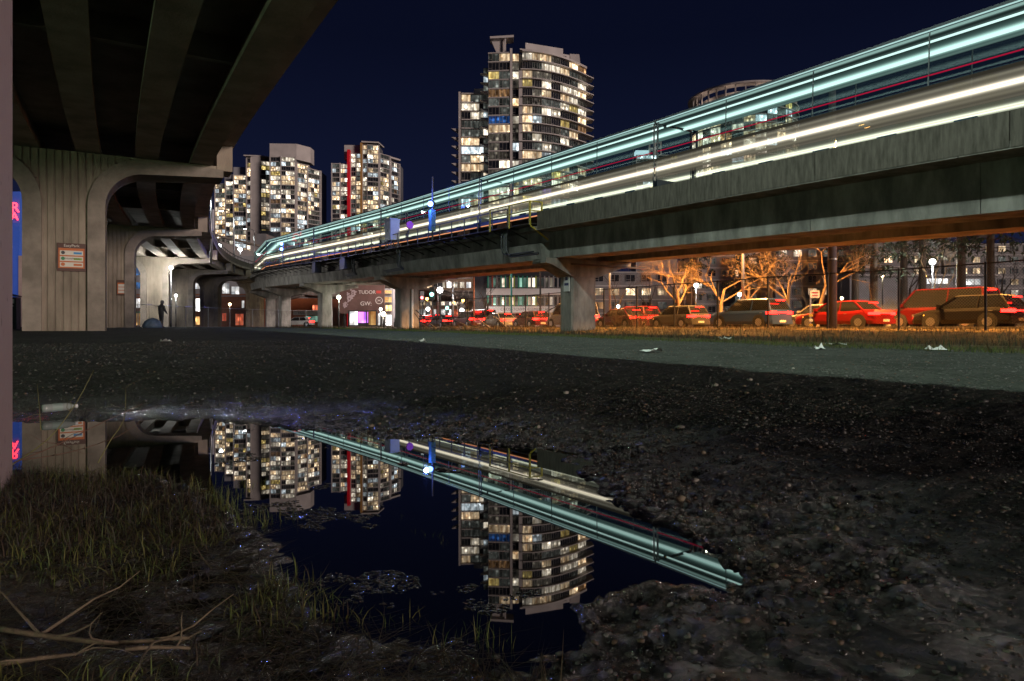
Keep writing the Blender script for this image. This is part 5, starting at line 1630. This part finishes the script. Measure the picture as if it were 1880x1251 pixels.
# sodium street lamps along the road
for px, D, lab, h, hide in ((1364, 46, "slender lamp standard with a rusty orange shaft", 9.2, 1), (2080, 34, "sodium street lamp past the right edge of the frame", 9.0, 0)):
    x, y = tp(px, D); arm_lamp(x, y, .6, h, 1.7, math.pi, lab, 34000, (1, .42, .09), G_SOD, "sodium street lamps along the road", 138)
x, y = tp(1120, 57); arm_lamp(x, y, .6, 9.0, 1.7, math.pi, "sodium street lamp standing behind the near column", 26000, (1, .42, .09), G_SOD, "sodium street lamps along the road", 138)
x, y = tp(1528, 31.5)
t = empty("utility_pole", (x, y, hz(x, y) - .2), 0, "thick dark utility pole just behind the fence", "pole")
MB().tube([(0, 0, 0), (0, 0, 12)], [.21, .15], 14).build("shaft", mat("dark_pole_paint", (.10, .09, .11), .55, var=.3, scale=4), t, smooth=True)
MB().tube([(0, 0, 3.4), (0, 0, 3.46)], .215, 14).build("band", GALV, t)
MB().tube([(0, 0, 9.2), (.5, -.2, 9.6), (1.4, -.5, 9.75)], .05, 8).build("lamp_arm", GALV, t)
MB().box(1.2, 1.85, -.75, -.45, 9.66, 9.82).build("lamp_head", GALV, t)
MB().box(1.28, 1.78, -.71, -.49, 9.62, 9.66).build("lamp_lens", G_SOD, t)
lamp_light(t, (1.5, -.6, 9.5), 42000, (1, .42, .09), .10, 'SPOT', 138)
x, y = tp(1488, 33)
t = empty("street_sign", (x, y, hz(x, y)), -YAW, "white street sign on a thin post by the fence", "sign")
MB().box(-.035, .035, -.02, .02, 0, 1.95).build("post", GALV, t)
MB().box(-.02, .42, -.03, -.02, 1.5, 1.85).build("plate", WHITEP, t)
MB().box(.04, .36, -.034, -.03, 1.72, 1.79).build("print_line", mat("sign_red_ink", (.3, .05, .06), .6), t)
MB().box(.06, .34, -.034, -.03, 1.58, 1.64).build("print_line", MATS["sign_red_ink"], t)
for k in range(3):
    MB().box(-.08, .10, -.036, -.022, .12 + k * .24, .24 + k * .24).build("hazard_stripe", (YEL, WHITEP, YEL)[k], t)
# apartment blocks behind the park
def flats(px0, px1, D, top, label, lit, seed):
    t, hw, ht = street_block(px0, px1, D, top, label, "building", "apartment_block")
    MB().box(-hw, hw, .4, 14, 0, ht).build("wall", mat("flats_wall_grey", (.26, .24, .24), .8, var=.2, scale=.5), t)
    n = int(ht / 3); z0 = ht - n * 3
    facade(t, [(-hw, .2), (hw, .2)], z0, n, 3.0, 3.6, lit=lit, sill=.9, head=.5, mull=2, pier=1.4)
    for f in range(n + 1):
        MB().box(-hw, hw, .1, .42, z0 + f * 3 - .12, z0 + f * 3 + .12).build("string_course", TOWC, t)
flats(1085, 1260, 150, 500, "grey low flats behind the left part of the park", .22, 1)
flats(1270, 1420, 170, 470, "mid grey flats behind the orange trees", .25, 2)
flats(1425, 1560, 160, 455, "pale flats behind the small bare tree and pole", .35, 3)
flats(1590, 1730, 150, 440, "dark flats behind the black conifer trunks", .30, 4)
flats(1735, 1900, 185, 448, "wide flats behind the right edge of the park", .40, 5)
bk, hw, ht = street_block(1560, 1830, 120, 508, "long white lit pavilion low behind the park shrubs", "pavilion", "park_pavilion")
MB().box(-hw, hw, 0, 8, 0, ht).build("wall", PANELG, bk)
c = 1695
wins(bk, 120, c, [(1700, 1740, 487 + 24, 498 + 24), (1752, 1800, 512, 524)], SHOPW, mull=4)
MB().box(-hw - .5, hw + .5, -1.0, 8.5, ht, ht + .35).build("roof", TOWC, bk)

# ------------------------------------------------------------------ traffic waiting on the street
TAIL = emis("tail_light_red", (1.0, .006, .004), 40, sample=True)
HEADL = emis("head_light_white", (1.0, .93, .82), 16, sample=True)
INDIC = emis("side_marker_amber", (1.0, .35, .04), 4)
TYRE = mat("tyre_rubber", (.02, .02, .02), .85); RIM = mat("wheel_rim", (.45, .45, .46), .35, .9)
CGL = mat("car_glass", (.012, .014, .017), .08, spec=.8)
def paint(nm, col): return mat("car_paint_" + nm, col, .28, .15, spec=.6)
def car(style, pm_, lit_front):
    """local: y forward, rear at y = 0"""
    L, W, belt, roofz = {'sedan': (4.6, 1.80, .92, 1.44), 'hatch': (4.1, 1.76, .95, 1.50), 'suv': (4.7, 1.90, 1.06, 1.74), 'van': (5.0, 1.96, 1.12, 2.05)}[style]
    root = empty("car")
    w = W / 2
    # lower body stations: y, half width, deck height
    if style == 'sedan': st = [(0, .86, .78), (.08, .93, .95), (.75, .98, .97), (1.4, 1, .92), (3.1, 1, .90), (3.3, .99, .88), (4.1, .95, .78), (4.5, .86, .66), (4.6, .78, .55)]
    elif style == 'hatch': st = [(0, .88, .82), (.06, .95, .97), (.6, .99, .97), (2.6, 1, .93), (2.9, .99, .92), (3.6, .95, .82), (4.0, .86, .70), (4.1, .78, .58)]
    elif style == 'suv': st = [(0, .90, .95), (.06, .96, 1.08), (.6, 1, 1.08), (3.2, 1, 1.05), (3.4, .99, 1.05), (4.2, .96, .98), (4.6, .88, .85), (4.7, .80, .65)]
    else: st = [(0, .93, 1.05), (.05, .97, 1.14), (.6, 1, 1.14), (3.9, 1, 1.12), (4.1, .99, 1.10), (4.7, .95, .95), (4.95, .88, .80), (5.0, .82, .62)]
    b = MB(); rings = []
    for (y, fw, dz) in st:
        q = w * fw
        ring = [(-q * .94, y, .24), (-q, y, .42), (-q, y, dz - .16), (-q * .95, y, dz - .04), (-q * .86, y, dz), (q * .86, y, dz), (q * .95, y, dz - .04), (q, y, dz - .16), (q, y, .42), (q * .94, y, .24)]
        rings.append(ring)
    n = 10
    v = [p for r_ in rings for p in r_]; f = []
    for i in range(len(rings) - 1):
        for k in range(n):
            a, c2 = i * n + k, i * n + (k + 1) % n
            f.append((a, c2, c2 + n, a + n))
    f.append(tuple(range(n))); f.append(tuple((len(rings) - 1) * n + k for k in range(n)))
    b.add(v, f)
    body = b.build("body", pm_, root)
    # cabin
    yc = {'sedan': (.55, 1.25, 2.55, 3.35), 'hatch': (.05, .45, 2.1, 2.95), 'suv': (.05, .40, 2.5, 3.35), 'van': (.03, .20, 3.3, 4.1)}[style]
    def ring_c(z, t0):
        f_ = (z - belt + .06) / (roofz - belt + .06)
        y0 = yc[0] + (yc[1] - yc[0]) * f_; y1 = yc[3] + (yc[2] - yc[3]) * f_
        ww = w * (.93 - .17 * f_)
        return [(-ww, y0, z), (ww, y0, z), (ww, y1, z), (-ww, y1, z)]
    g = MB()
    lo, hi = ring_c(belt - .06, 0), ring_c(roofz - .06, 1)
    g.add(lo + hi, [(0, 1, 5, 4), (1, 2, 6, 5), (2, 3, 7, 6), (3, 0, 4, 7)])
    g.build("windows", CGL, root)
    rf = MB(); hi2 = [(x * .90, y + (.06 if i < 2 else -.06), roofz) for i, (x, y, z) in enumerate(hi)]
    rf.add([(x * 1.012, y, z) for x, y, z in hi] + hi2, [(0, 1, 5, 4), (1, 2, 6, 5), (2, 3, 7, 6), (3, 0, 4, 7), (4, 5, 6, 7), (3, 2, 1, 0)])
    rf.build("roof", pm_, root)
    pil_ = MB()
    for i in range(4):
        pil_.bar(Vector(lo[i]) * 1.004, Vector(hi[i]) * 1.004, .07, .07)
    for s in (-1, 1):
        ym = (yc[1] + yc[2]) / 2
        pil_.bar((s * w * .935, ym, belt - .06), (s * w * .765, ym - .03, roofz - .06), .06, .05)
    pil_.build("pillars", pm_, root)
    for s in (-1, 1):
        MB().box(s * w * .985 - .02, s * w * .985 + .02, yc[1] + .2, yc[1] + .38, belt - .18, belt - .14).build("door_handle", GALV, body)
        MB().prism([(yc[3] - .25, belt), (yc[3] - .08, belt + .02), (yc[3] - .1, belt + .15), (yc[3] - .26, belt + .13)], 'x', s * (w * .95) - .02, s * (w * .95 + .20) + .02).build("mirror", pm_, root)
    # wheels
    for y in (.85, L - .92):
        for s in (-1, 1):
            x0 = s * (w - .20)
            wr = .33 if style in ('sedan', 'hatch') else .37
            a_ = MB().prism([(y + (wr + .07) * math.cos(t), wr + (wr + .07) * math.sin(t)) for t in np.linspace(0, 2 * math.pi, 20, endpoint=False)], 'x', s * (w - .22), s * (w + .004)).build("wheel_arch", BLACKM, root)
            tyr = MB().prism([(y + wr * math.cos(t), wr + wr * math.sin(t)) for t in np.linspace(0, 2 * math.pi, 20, endpoint=False)], 'x', s * (w - .21), s * (w + .012)).build("tyre", TYRE, root)
            MB().prism([(y + wr * .62 * math.cos(t), wr + wr * .62 * math.sin(t)) for t in np.linspace(0, 2 * math.pi, 10, endpoint=False)], 'x', s * (w - .05), s * (w + .02)).build("rim", RIM, tyr)
    zt_ = st[1][2]
    for s in (-1, 1):
        x0, x1 = sorted((s * w * .52, s * w * .955))
        MB().box(x0, x1, -.035, .10, zt_ - .26, zt_ - .10).build("tail_light", TAIL, root)
        x0, x1 = sorted((s * w * .90, s * w * .985))
        MB().box(x0, x1, .06, .34, zt_ - .25, zt_ - .12).build("tail_light_wrap", TAIL, root)
        x0, x1 = sorted((s * w * .45, s * w * .80))
        MB().box(x0, x1, L - .16, L + .005, .56, .68).build("headlight", HEADL if lit_front else GALV, root)
        MB().box(s * w * .99 - .012, s * w * .99 + .012, L - .75, L - .60, .60, .65).build("side_marker", INDIC, root)
    MB().box(-.35, .35, yc[0] + .03, yc[0] + .07, roofz - .14, roofz - .10).build("high_brake_light", TAIL, root)
    MB().box(-w * .48, w * .48, -.03, .06, zt_ - .20, zt_ - .15).build("light_bar", TAIL, root)
    MB().box(-w * .93, w * .93, -.06, .12, .26, .50).build("rear_bumper", pm_, root)
    MB().box(-.26, .26, -.075, -.06, .36, .48).build("number_plate", WHITEP, root)
    MB().box(-w * .6, w * .6, L - .04, L + .02, .30, .50).build("grille", BLACKM, root)
    return root
RED = paint("red", (.22, .008, .008)); DRED = paint("dark_red", (.09, .006, .007)); BLK = paint("black", (.012, .012, .014)); WHT = paint("white", (.6, .6, .6)); SLV = paint("silver", (.32, .33, .34)); BLU = paint("blue", (.02, .05, .16)); GRY = paint("grey", (.08, .085, .09))  # red paints chosen to carry the red glow of passing tail lights
protos = {}
def put_car(style, pm_, lane_x, y, label, group, face=1):
    key = (style, pm_.name, face)
    if key in protos: t = copy_tree(protos[key])
    else: t = protos[key] = car(style, pm_, face < 0)
    t.location = (lane_x, y, .588); t.rotation_euler = (0, 0, 0 if face > 0 else math.pi)
    tag(t, label, "car", group)
gA, gB, gC = "cars queueing in the near lane", "cars queueing in the second lane", "cars coming the other way"
near = [('suv', GRY, 7.5, "grey sport utility car at the right edge, nearest lane"), ('hatch', BLK, 13.8, "black hatchback behind the rightmost fence bay"), ('sedan', RED, 19.6, "red saloon between the right fence posts"),
        ('suv', BLU, 25.6, "blue sport utility car behind the utility pole"), ('hatch', GRY, 31.8, "grey hatchback behind the white street sign"), ('sedan', DRED, 37.4, "dark red saloon under the orange trees"),
        ('van', SLV, 43.6, "silver van near the large white park lamp"), ('hatch', DRED, 50.4, "dark red hatchback nearest the column's right side"), ('sedan', SLV, 56.0, "silver saloon just left of the near column"),
        ('suv', RED, 62.4, "red sport utility car before the school front"), ('sedan', BLK, 69.0, "black saloon with bright tail lights under the guideway"), ('hatch', RED, 75.2, "red hatchback beneath the junction lamps"), ('sedan', GRY, 81.4, "grey saloon beside the second guideway column")]
for st_, p_, y_, l_ in near: put_car(st_, p_, 33.1, y_, l_, gA)
second = [('van', DRED, 16.5, "dark red van in the second lane at right"), ('sedan', SLV, 23.5, "silver saloon in the second lane behind the pole"), ('hatch', DRED, 30, "dark red hatchback in the second lane by the sign"), ('suv', RED, 40.5, "red sport utility car in the second lane under the orange trees"),
          ('sedan', BLU, 47.5, "blue saloon in the second lane by the white lamps"), ('hatch', RED, 60, "red hatchback in the second lane by the column"), ('van', WHT, 67, "white van in the second lane before the school"), ('sedan', RED, 74, "red saloon in the second lane at the junction"), ('suv', BLK, 81, "black sport utility car in the second lane at the junction")]
for st_, p_, y_, l_ in second: put_car(st_, p_, 37.0, y_, l_, gB)
third = [('sedan', WHT, 76, "white saloon facing this way with headlights on"), ('suv', GRY, 86, "grey sport utility car facing this way, headlights on"), ('hatch', BLU, 96, "blue hatchback facing this way, headlights on"), ('van', WHT, 108, "white van facing this way, farthest of the oncoming cars")]
for st_, p_, y_, l_ in third: put_car(st_, p_, 43.0, y_, l_, gC, -1)
# white parked car by the orange shops
x, y = view_pos(575, 104)
t = car('sedan', WHT, False); t.location = (x, y, hz(x, y)); t.rotation_euler = (0, 0, -YAW + R(95)); tag(t, "white parked saloon in front of the orange shop row", "car")
# ------------------------------------------------------------------ foreground: grass, stones, litter
frng = np.random.RandomState(5)
def blades(name, pts, hmin, hmax, width, mats, lean=.35, label=None, segs=3, seed=1, flat=False):
    rg = np.random.RandomState(seed)
    n = len(pts)
    Z = height(pts[:, 0], pts[:, 1]) - .004
    H = rg.uniform(hmin, hmax, n); A = rg.uniform(0, 2 * np.pi, n); B = rg.uniform(0, 2 * np.pi, n); Ln = np.abs(rg.normal(0, lean, n))
    W = width * rg.uniform(.6, 1.3, n)
    sx_, sy_, dx, dy = np.cos(B) * W, np.sin(B) * W, np.cos(A), np.sin(A)
    rows = []
    kink = rg.uniform(-.35, .35, n)
    for k in range(segs + 1):
        t = k / segs
        if flat:
            off, zz_ = H * t, H * t * (.10 + .12 * Ln) + .006 * (1 - t)
        else:
            off, zz_ = Ln * H * t * t * 1.3, H * t * (1 - .45 * np.minimum(Ln, 1.4) * t)
        bx, by = off * (dx - dy * kink * t), off * (dy + dx * kink * t)
        tw = 1 - t * .95
        rows.append(np.stack([pts[:, 0] + bx - sx_ * tw, pts[:, 1] + by - sy_ * tw, Z + zz_], 1))
        rows.append(np.stack([pts[:, 0] + bx + sx_ * tw, pts[:, 1] + by + sy_ * tw, Z + zz_], 1))
    V = np.stack(rows, 1).reshape(-1, 3).tolist()
    base = np.arange(n)[:, None] * (2 * segs + 2) + 2 * np.arange(segs)[None, :]
    F = np.stack([base, base + 1, base + 3, base + 2], -1).reshape(-1, 4).tolist()
    MI = np.repeat(rg.randint(len(mats), size=n), segs)
    me = bpy.data.meshes.new(name); me.from_pydata(V, [], F)
    for m in mats: me.materials.append(m)
    me.polygons.foreach_set("material_index", MI)
    o = link(name, me)
    tag(o, label, "grass" if 'grass' in name else "straw", kind="stuff")
    return o
G1 = mat("grass_green", (.09, .13, .02), .6); G2 = mat("grass_olive", (.12, .12, .025), .65); G3 = mat("grass_dark", (.035, .055, .016), .6)
D1 = mat("straw_tan", (.13, .10, .05), .8); D2 = mat("straw_brown", (.055, .036, .02), .85); D3 = mat("straw_grey", (.07, .062, .05), .85)
def scatter(n, x0, x1, y0, y1, keep):
    p = np.stack([frng.uniform(x0, x1, n), frng.uniform(y0, y1, n)], 1)
    return p[keep(p[:, 0], p[:, 1])]
sdp = lambda X, Y: signed_dist(X, Y, PUD)
def clump(X, Y, s=2.2, seed=12): return vnoise(X, Y, s, seed) + .5 * vnoise(X, Y, s * 2.7, seed + 1)
# green tufts on the left bank and along the bottom edge
k1 = lambda X, Y: (sdp(X, Y) > -.10) & (X < .80 - .1 * Y) & (clump(X, Y) > -.02) & (Y > .55)
blades("grass_tufts", scatter(48000, -2.6, 1.0, .6, 4.3, k1), .02, .075, .0018, [G1, G2, G2, G3, D2], .95, "green grass tufts on the muddy bank", seed=2)
k2 = lambda X, Y: (sdp(X, Y) < 0) & (X < .95) & (clump(X, Y, 3.1, 20) > .16) & (Y < 3.3)
blades("water_grass", scatter(7000, -.2, 1.0, 1.2, 3.4, k2), .03, .08, .0013, [G1, G2], .35, "sparse grass blades standing in the shallow water", seed=3)
k3 = lambda X, Y: (sdp(X, Y) > .0) & (X < .8)
blades("dead_straw", scatter(52000, -2.6, .7, .6, 4.4, k3), .06, .24, .0014, [D1, D2, D2, D3], .6, "flattened dead straw matted over the bank", seed=4, flat=True)
blades("dead_grass_heap", scatter(9000, -1.6, .35, 2.4, 4.4, lambda X, Y: (sdp(X, Y) > .02)), .03, .10, .0016, [D2, D2, D3, G3], .9, "brown dead grass heaped at the pillar foot", seed=6)
# dry grass on the verge under the guideway
k4 = lambda X, Y: (X + .8 * vnoise(X, Y, .5, 30) > 11.4) & (clump(X, Y, .6, 31) > -.25)
blades("verge_grass", scatter(26000, 10.8, 29.5, 1, 60, k4), .08, .34, .010, [D2, D2, mat("verge_brown", (.075, .045, .02), .9), mat("verge_tan", (.14, .085, .035), .85), G3], .6, "dry orange-lit grass on the verge under the guideway", seed=7, segs=2)
k5 = lambda X, Y: (np.abs(X + .8 * vnoise(X, Y, .5, 30) - 11.3) < .55)
blades("edge_grass", scatter(30000, 10.2, 12.4, 1, 40, k5), .03, .10, .006, [G1, G2, G3], .5, "thin green grass edging the gravel strip", seed=8, segs=2)

# pebbles
def pebbles(name, n, region, rmin, rmax, mats, label, seed, keep=None):
    rg = np.random.RandomState(seed)
    base = [(1, 0, 0), (-1, 0, 0), (0, 1, 0), (0, -1, 0), (0, 0, 1), (0, 0, -1)]
    import bmesh
    bm = bmesh.new(); bmesh.ops.create_icosphere(bm, subdivisions=2 if rmin > .012 else 1, radius=1)
    bv = np.array([v.co[:] for v in bm.verts]); bf = np.array([[v.index for v in f.verts] for f in bm.faces]); bm.free()
    x0, x1, y0, y1 = region
    P = np.stack([rg.uniform(x0, x1, n), rg.uniform(y0, y1, n)], 1)
    if keep is not None: P = P[keep(P[:, 0], P[:, 1])]
    Z = height(P[:, 0], P[:, 1])
    V, F, MI = [], [], []
    for i in range(len(P)):
        r_ = rmin * (rmax / rmin) ** (rg.rand() ** 2.2)
        s = np.array([1, rg.uniform(.6, 1), rg.uniform(.4, .75)]) * r_
        j = 1 + .14 * rg.randn(len(bv))[:, None]
        a = rg.uniform(0, 6.28); c_, s_ = math.cos(a), math.sin(a)
        q = bv * j * s
        q = np.stack([q[:, 0] * c_ - q[:, 1] * s_, q[:, 0] * s_ + q[:, 1] * c_, q[:, 2]], 1) + [P[i, 0], P[i, 1], Z[i] + r_ * .12]
        F.append(bf + len(V) * len(bv)); V.append(q); MI += [rg.randint(len(mats))] * len(bf)
    me = bpy.data.meshes.new(name); me.from_pydata(np.concatenate(V).tolist(), [], np.concatenate(F).tolist())
    for m in mats: me.materials.append(m)
    me.polygons.foreach_set("material_index", MI)
    me.polygons.foreach_set("use_smooth", [True] * len(me.polygons))
    tag(link(name, me), label, "gravel", kind="stuff")
ST = [mat("stone_tan", (.22, .18, .12), .6, var=.4, scale=30), mat("stone_grey", (.15, .15, .14), .6, var=.4, scale=30), mat("stone_dark", (.05, .048, .044), .5), mat("stone_brown", (.11, .075, .05), .6), mat("stone_pale", (.30, .28, .24), .6, var=.3, scale=30)]
WS = mat("stone_wet", (.03, .028, .025), .12, spec=.9)
inview = lambda X, Y: (.5107 * X + .8598 * Y > 1.0) & (np.abs(.8598 * X - .5107 * Y) < .80 * (.5107 * X + .8598 * Y))
pebbles("gravel_near", 52000, (.6, 4.5, -.6, 4.5), .0018, .011, [WS, WS, ST[2], ST[3], ST[1]], "small wet gravel in the mud right of the puddle", 11, lambda X, Y: inview(X, Y) & (sdp(X, Y) > .01))
pebbles("gravel_far", 26000, (-2, 12, 2, 16), .005, .018, [ST[3], ST[1], ST[2], ST[2], ST[2], ST[1]], "loose gravel spread over the lot", 12, lambda X, Y: inview(X, Y) & (sdp(X, Y) > .4) & (X < 11.5))
pebbles("cobbles", 210, (1.2, 6.5, -.8, 5.0), .012, .034, ST, "scattered rounded stones in the mud at right", 13, lambda X, Y: inview(X, Y) & (sdp(X, Y) > .05))
# floating bits of leaf and weed on the left half of the water, as flat domes shaped to catch glints
rg = np.random.RandomState(9)
V, F = [], []
P = scatter(70000, .0, 1.5, 1.3, 4.0, lambda X, Y: (height(X, Y) < .006) & (sdp(X, Y) < .5) & (.5 * clump(X, Y, 1.7, 41) + .8 * clump(X, Y, 6.1, 44) > .03 + .75 * np.clip(X - .62, 0, 1) + .25 * sstep(2.9, 3.6, Y)))
dome = [(1, 0)] + [(.7, .55), (.25, .9)]
for x, y in P[:11000]:
    r_ = .0036 + .010 * rg.rand() ** 3; a = rg.uniform(0, 6.28); el = rg.uniform(.3, .9); nn = 6; hh_ = r_ * rg.uniform(.10, .30)
    o = len(V)
    for rr_, zz_ in dome:
        for j in range(nn):
            t = 2 * math.pi * j / nn; ux, uy = r_ * rr_ * math.cos(t), r_ * rr_ * el * math.sin(t)
            V.append((x + ux * math.cos(a) - uy * math.sin(a), y + ux * math.sin(a) + uy * math.cos(a), -.0004 + hh_ * zz_))
    for q in range(2):
        for j in range(nn):
            F.append((o + q * nn + j, o + q * nn + (j + 1) % nn, o + (q + 1) * nn + (j + 1) % nn, o + (q + 1) * nn + j))
    F.append(tuple(o + 2 * nn + j for j in range(nn)))
me = bpy.data.meshes.new("floating_weed"); me.from_pydata(V, [], F)
me.polygons.foreach_set("use_smooth", [True] * len(me.polygons))
wm_ = mat("wet_weed", (.02, .019, .015), .07, spec=1.0)
wm_.node_tree.nodes["Principled BSDF"].inputs["IOR"].default_value = 2.2
me.materials.append(wm_)
tag(link("floating_weed", me), "wet bits of weed floating on the puddle", "weed", kind="stuff")
# fallen branches
def twig(name, pts, r0, r1, m, label, kids=0, seed=0, sub=.4):
    rg = random.Random(seed)
    root = empty(name, pts[0], 0, label, "branch")
    P = [Vector(p) - Vector(pts[0]) for p in pts]
    sm = spline([tuple(p) for p in P], .05)
    rad = [r0 + (r1 - r0) * i / (len(sm) - 1) for i in range(len(sm))]
    MB().tube(sm, rad, 6).build("stem", m, root, smooth=True)
    for k in range(kids):
        j = rg.randint(len(sm) // 4, len(sm) - 1)
        d = Vector((rg.gauss(0, 1), rg.gauss(0, 1), abs(rg.gauss(.1, .35)))).normalized()
        L = rg.uniform(.4, 1) * sub
        p = sm[j]; q = [p]
        for i in range(4):
            d = (d + Vector((rg.gauss(0, .25), rg.gauss(0, .25), rg.gauss(0, .15)))).normalized(); q.append(q[-1] + d * L / 4)
        MB().tube(q, [rad[j] * .7, rad[j] * .55, rad[j] * .4, rad[j] * .28, rad[j] * .15], 5).build("side_twig", m, root)
    return root
def gp3(px, py, z=.06):
    D = (.7 - z) * 1253.3 / (py - 600); x, y = view_pos(px, D); return (x, y, hz(x, y) + z * .35)
DEADW = mat("dead_wood", (.20, .15, .095), .8, var=.4, scale=20, bump=.4, bscale=60)
twig("fallen_branch", [gp3(-10, 1145), gp3(120, 1158), gp3(220, 1170), gp3(300, 1162), gp3(350, 1148)], .006, .004, DEADW, "thick dead branch lying at bottom left in the grass", 7, 2, .25)
twig("fallen_branch", [gp3(0, 1208), gp3(70, 1200), gp3(140, 1190)], .006, .003, DEADW, "thin dead branch below the thick one at bottom left", 3, 3, .18)
twig("fallen_branch", [gp3(230, 1185), gp3(290, 1176), gp3(350, 1170)], .005, .003, DEADW, "short pale stick right of the thick dead branch", 2, 4, .12)
def zat(px, py, D): x, y = view_pos(px, D); return (x, y, .7 + (600 - py) * D / 1253.3)
# leaning bare stems rising out of the bank before the water
BRN = mat("reddish_stem", (.12, .065, .045), .7)
OLV = mat("olive_stem", (.16, .15, .055), .7)
def stem(pts, D, r0, m, label, kids, seed):
    return twig("bare_sapling", [zat(px, py, D + dd) for px, py, dd in pts], r0, r0 * .35, m, label, kids, seed, .22)
stem([(20, 855, 0), (90, 805, .1), (140, 740, .2), (172, 680, .3)], 3.2, .0035, OLV, "long straight stem leaning right above the water at left", 2, 5)
stem([(180, 850, 0), (205, 805, .1), (228, 770, .2), (231, 712, .3)], 3.2, .003, OLV, "yellowish upright stem in front of the puddle's left end", 2, 6)
stem([(25, 850, 0), (110, 815, .1), (190, 775, .2), (262, 742, .3)], 3.1, .0035, BRN, "reddish arching stem crossing the puddle's left end", 5, 7)
stem([(75, 790, 0), (72, 745, .1), (68, 705, .15)], 3.3, .0025, OLV, "short upright stem nearest the pillar", 1, 8)
stem([(40, 845, 0), (130, 830, .1), (220, 800, .2), (262, 770, .2)], 3.15, .003, BRN, "low reddish stem hanging over the water", 6, 9)
# clear bottle
x, y, z = gp3(108, 750, .06)
bt = empty("plastic_bottle", (x, y, hz(x, y) + .035), R(20), "clear plastic bottle lying on the gravel at left", "bottle")
pr = [(.0, -.115), (.028, -.11), (.032, -.09), (.031, -.02), (.029, .0), (.032, .03), (.030, .06), (.013, .10), (.012, .115)]
o = MB().lathe([(r_ + .001, z_) for r_, z_ in pr], (0, 0, 0), 16).build("body", mat("clear_plastic", (.28, .32, .30), .12, spec=.8), bt, smooth=True); o.rotation_euler = (0, R(90), 0)
o = MB().lathe([(.015, .112), (.015, .13)], (0, 0, 0), 12).build("cap", WHITEP, bt); o.rotation_euler = (0, R(90), 0)
o = MB().lathe([(.0325, -.05), (.0325, .02)], (0, 0, 0), 16).build("label_sleeve", mat("bottle_sleeve", (.25, .33, .3), .5), bt); o.rotation_euler = (0, R(90), 0)
# paper litter
rg = random.Random(4)
for i, (px, py, s_, lab) in enumerate(((305, 641, .16, "crumpled white paper on the dark gravel below the person"), (1195, 655, .20, "white paper scrap on the lit gravel strip, centre right"), (1535, 646, .22, "torn white wrapper on the far edge of the lit strip"),
                                  (1330, 634, .2, "pale crumpled paper at the verge under the long span"), (1505, 652, .15, "white scrap beside the torn wrapper"), (775, 640, .12, "small white scrap on the dark gravel at centre"), (1720, 655, .18, "white scrap at the gravel edge near the right"))):
    D = .46 * 1253.3 / (py - 600); x, y = view_pos(px, D); z = hz(x, y)
    m = MB(); n = 5
    vv = [((i2 / (n - 1) - .5) * s_ * 1.6, (j2 / (n - 1) - .5) * s_, .012 + abs(rg.gauss(0, .03))) for j2 in range(n) for i2 in range(n)]
    m.add(vv, [(j2 * n + i2, j2 * n + i2 + 1, (j2 + 1) * n + i2 + 1, (j2 + 1) * n + i2) for j2 in range(n - 1) for i2 in range(n - 1)])
    o = m.build("paper_scrap", mat("litter_white", (.7, .7, .68), .7), None, recalc=False, loc=(x, y, z), rz=rg.uniform(0, 3)); tag(o, lab, "litter", "paper litter on the lot")
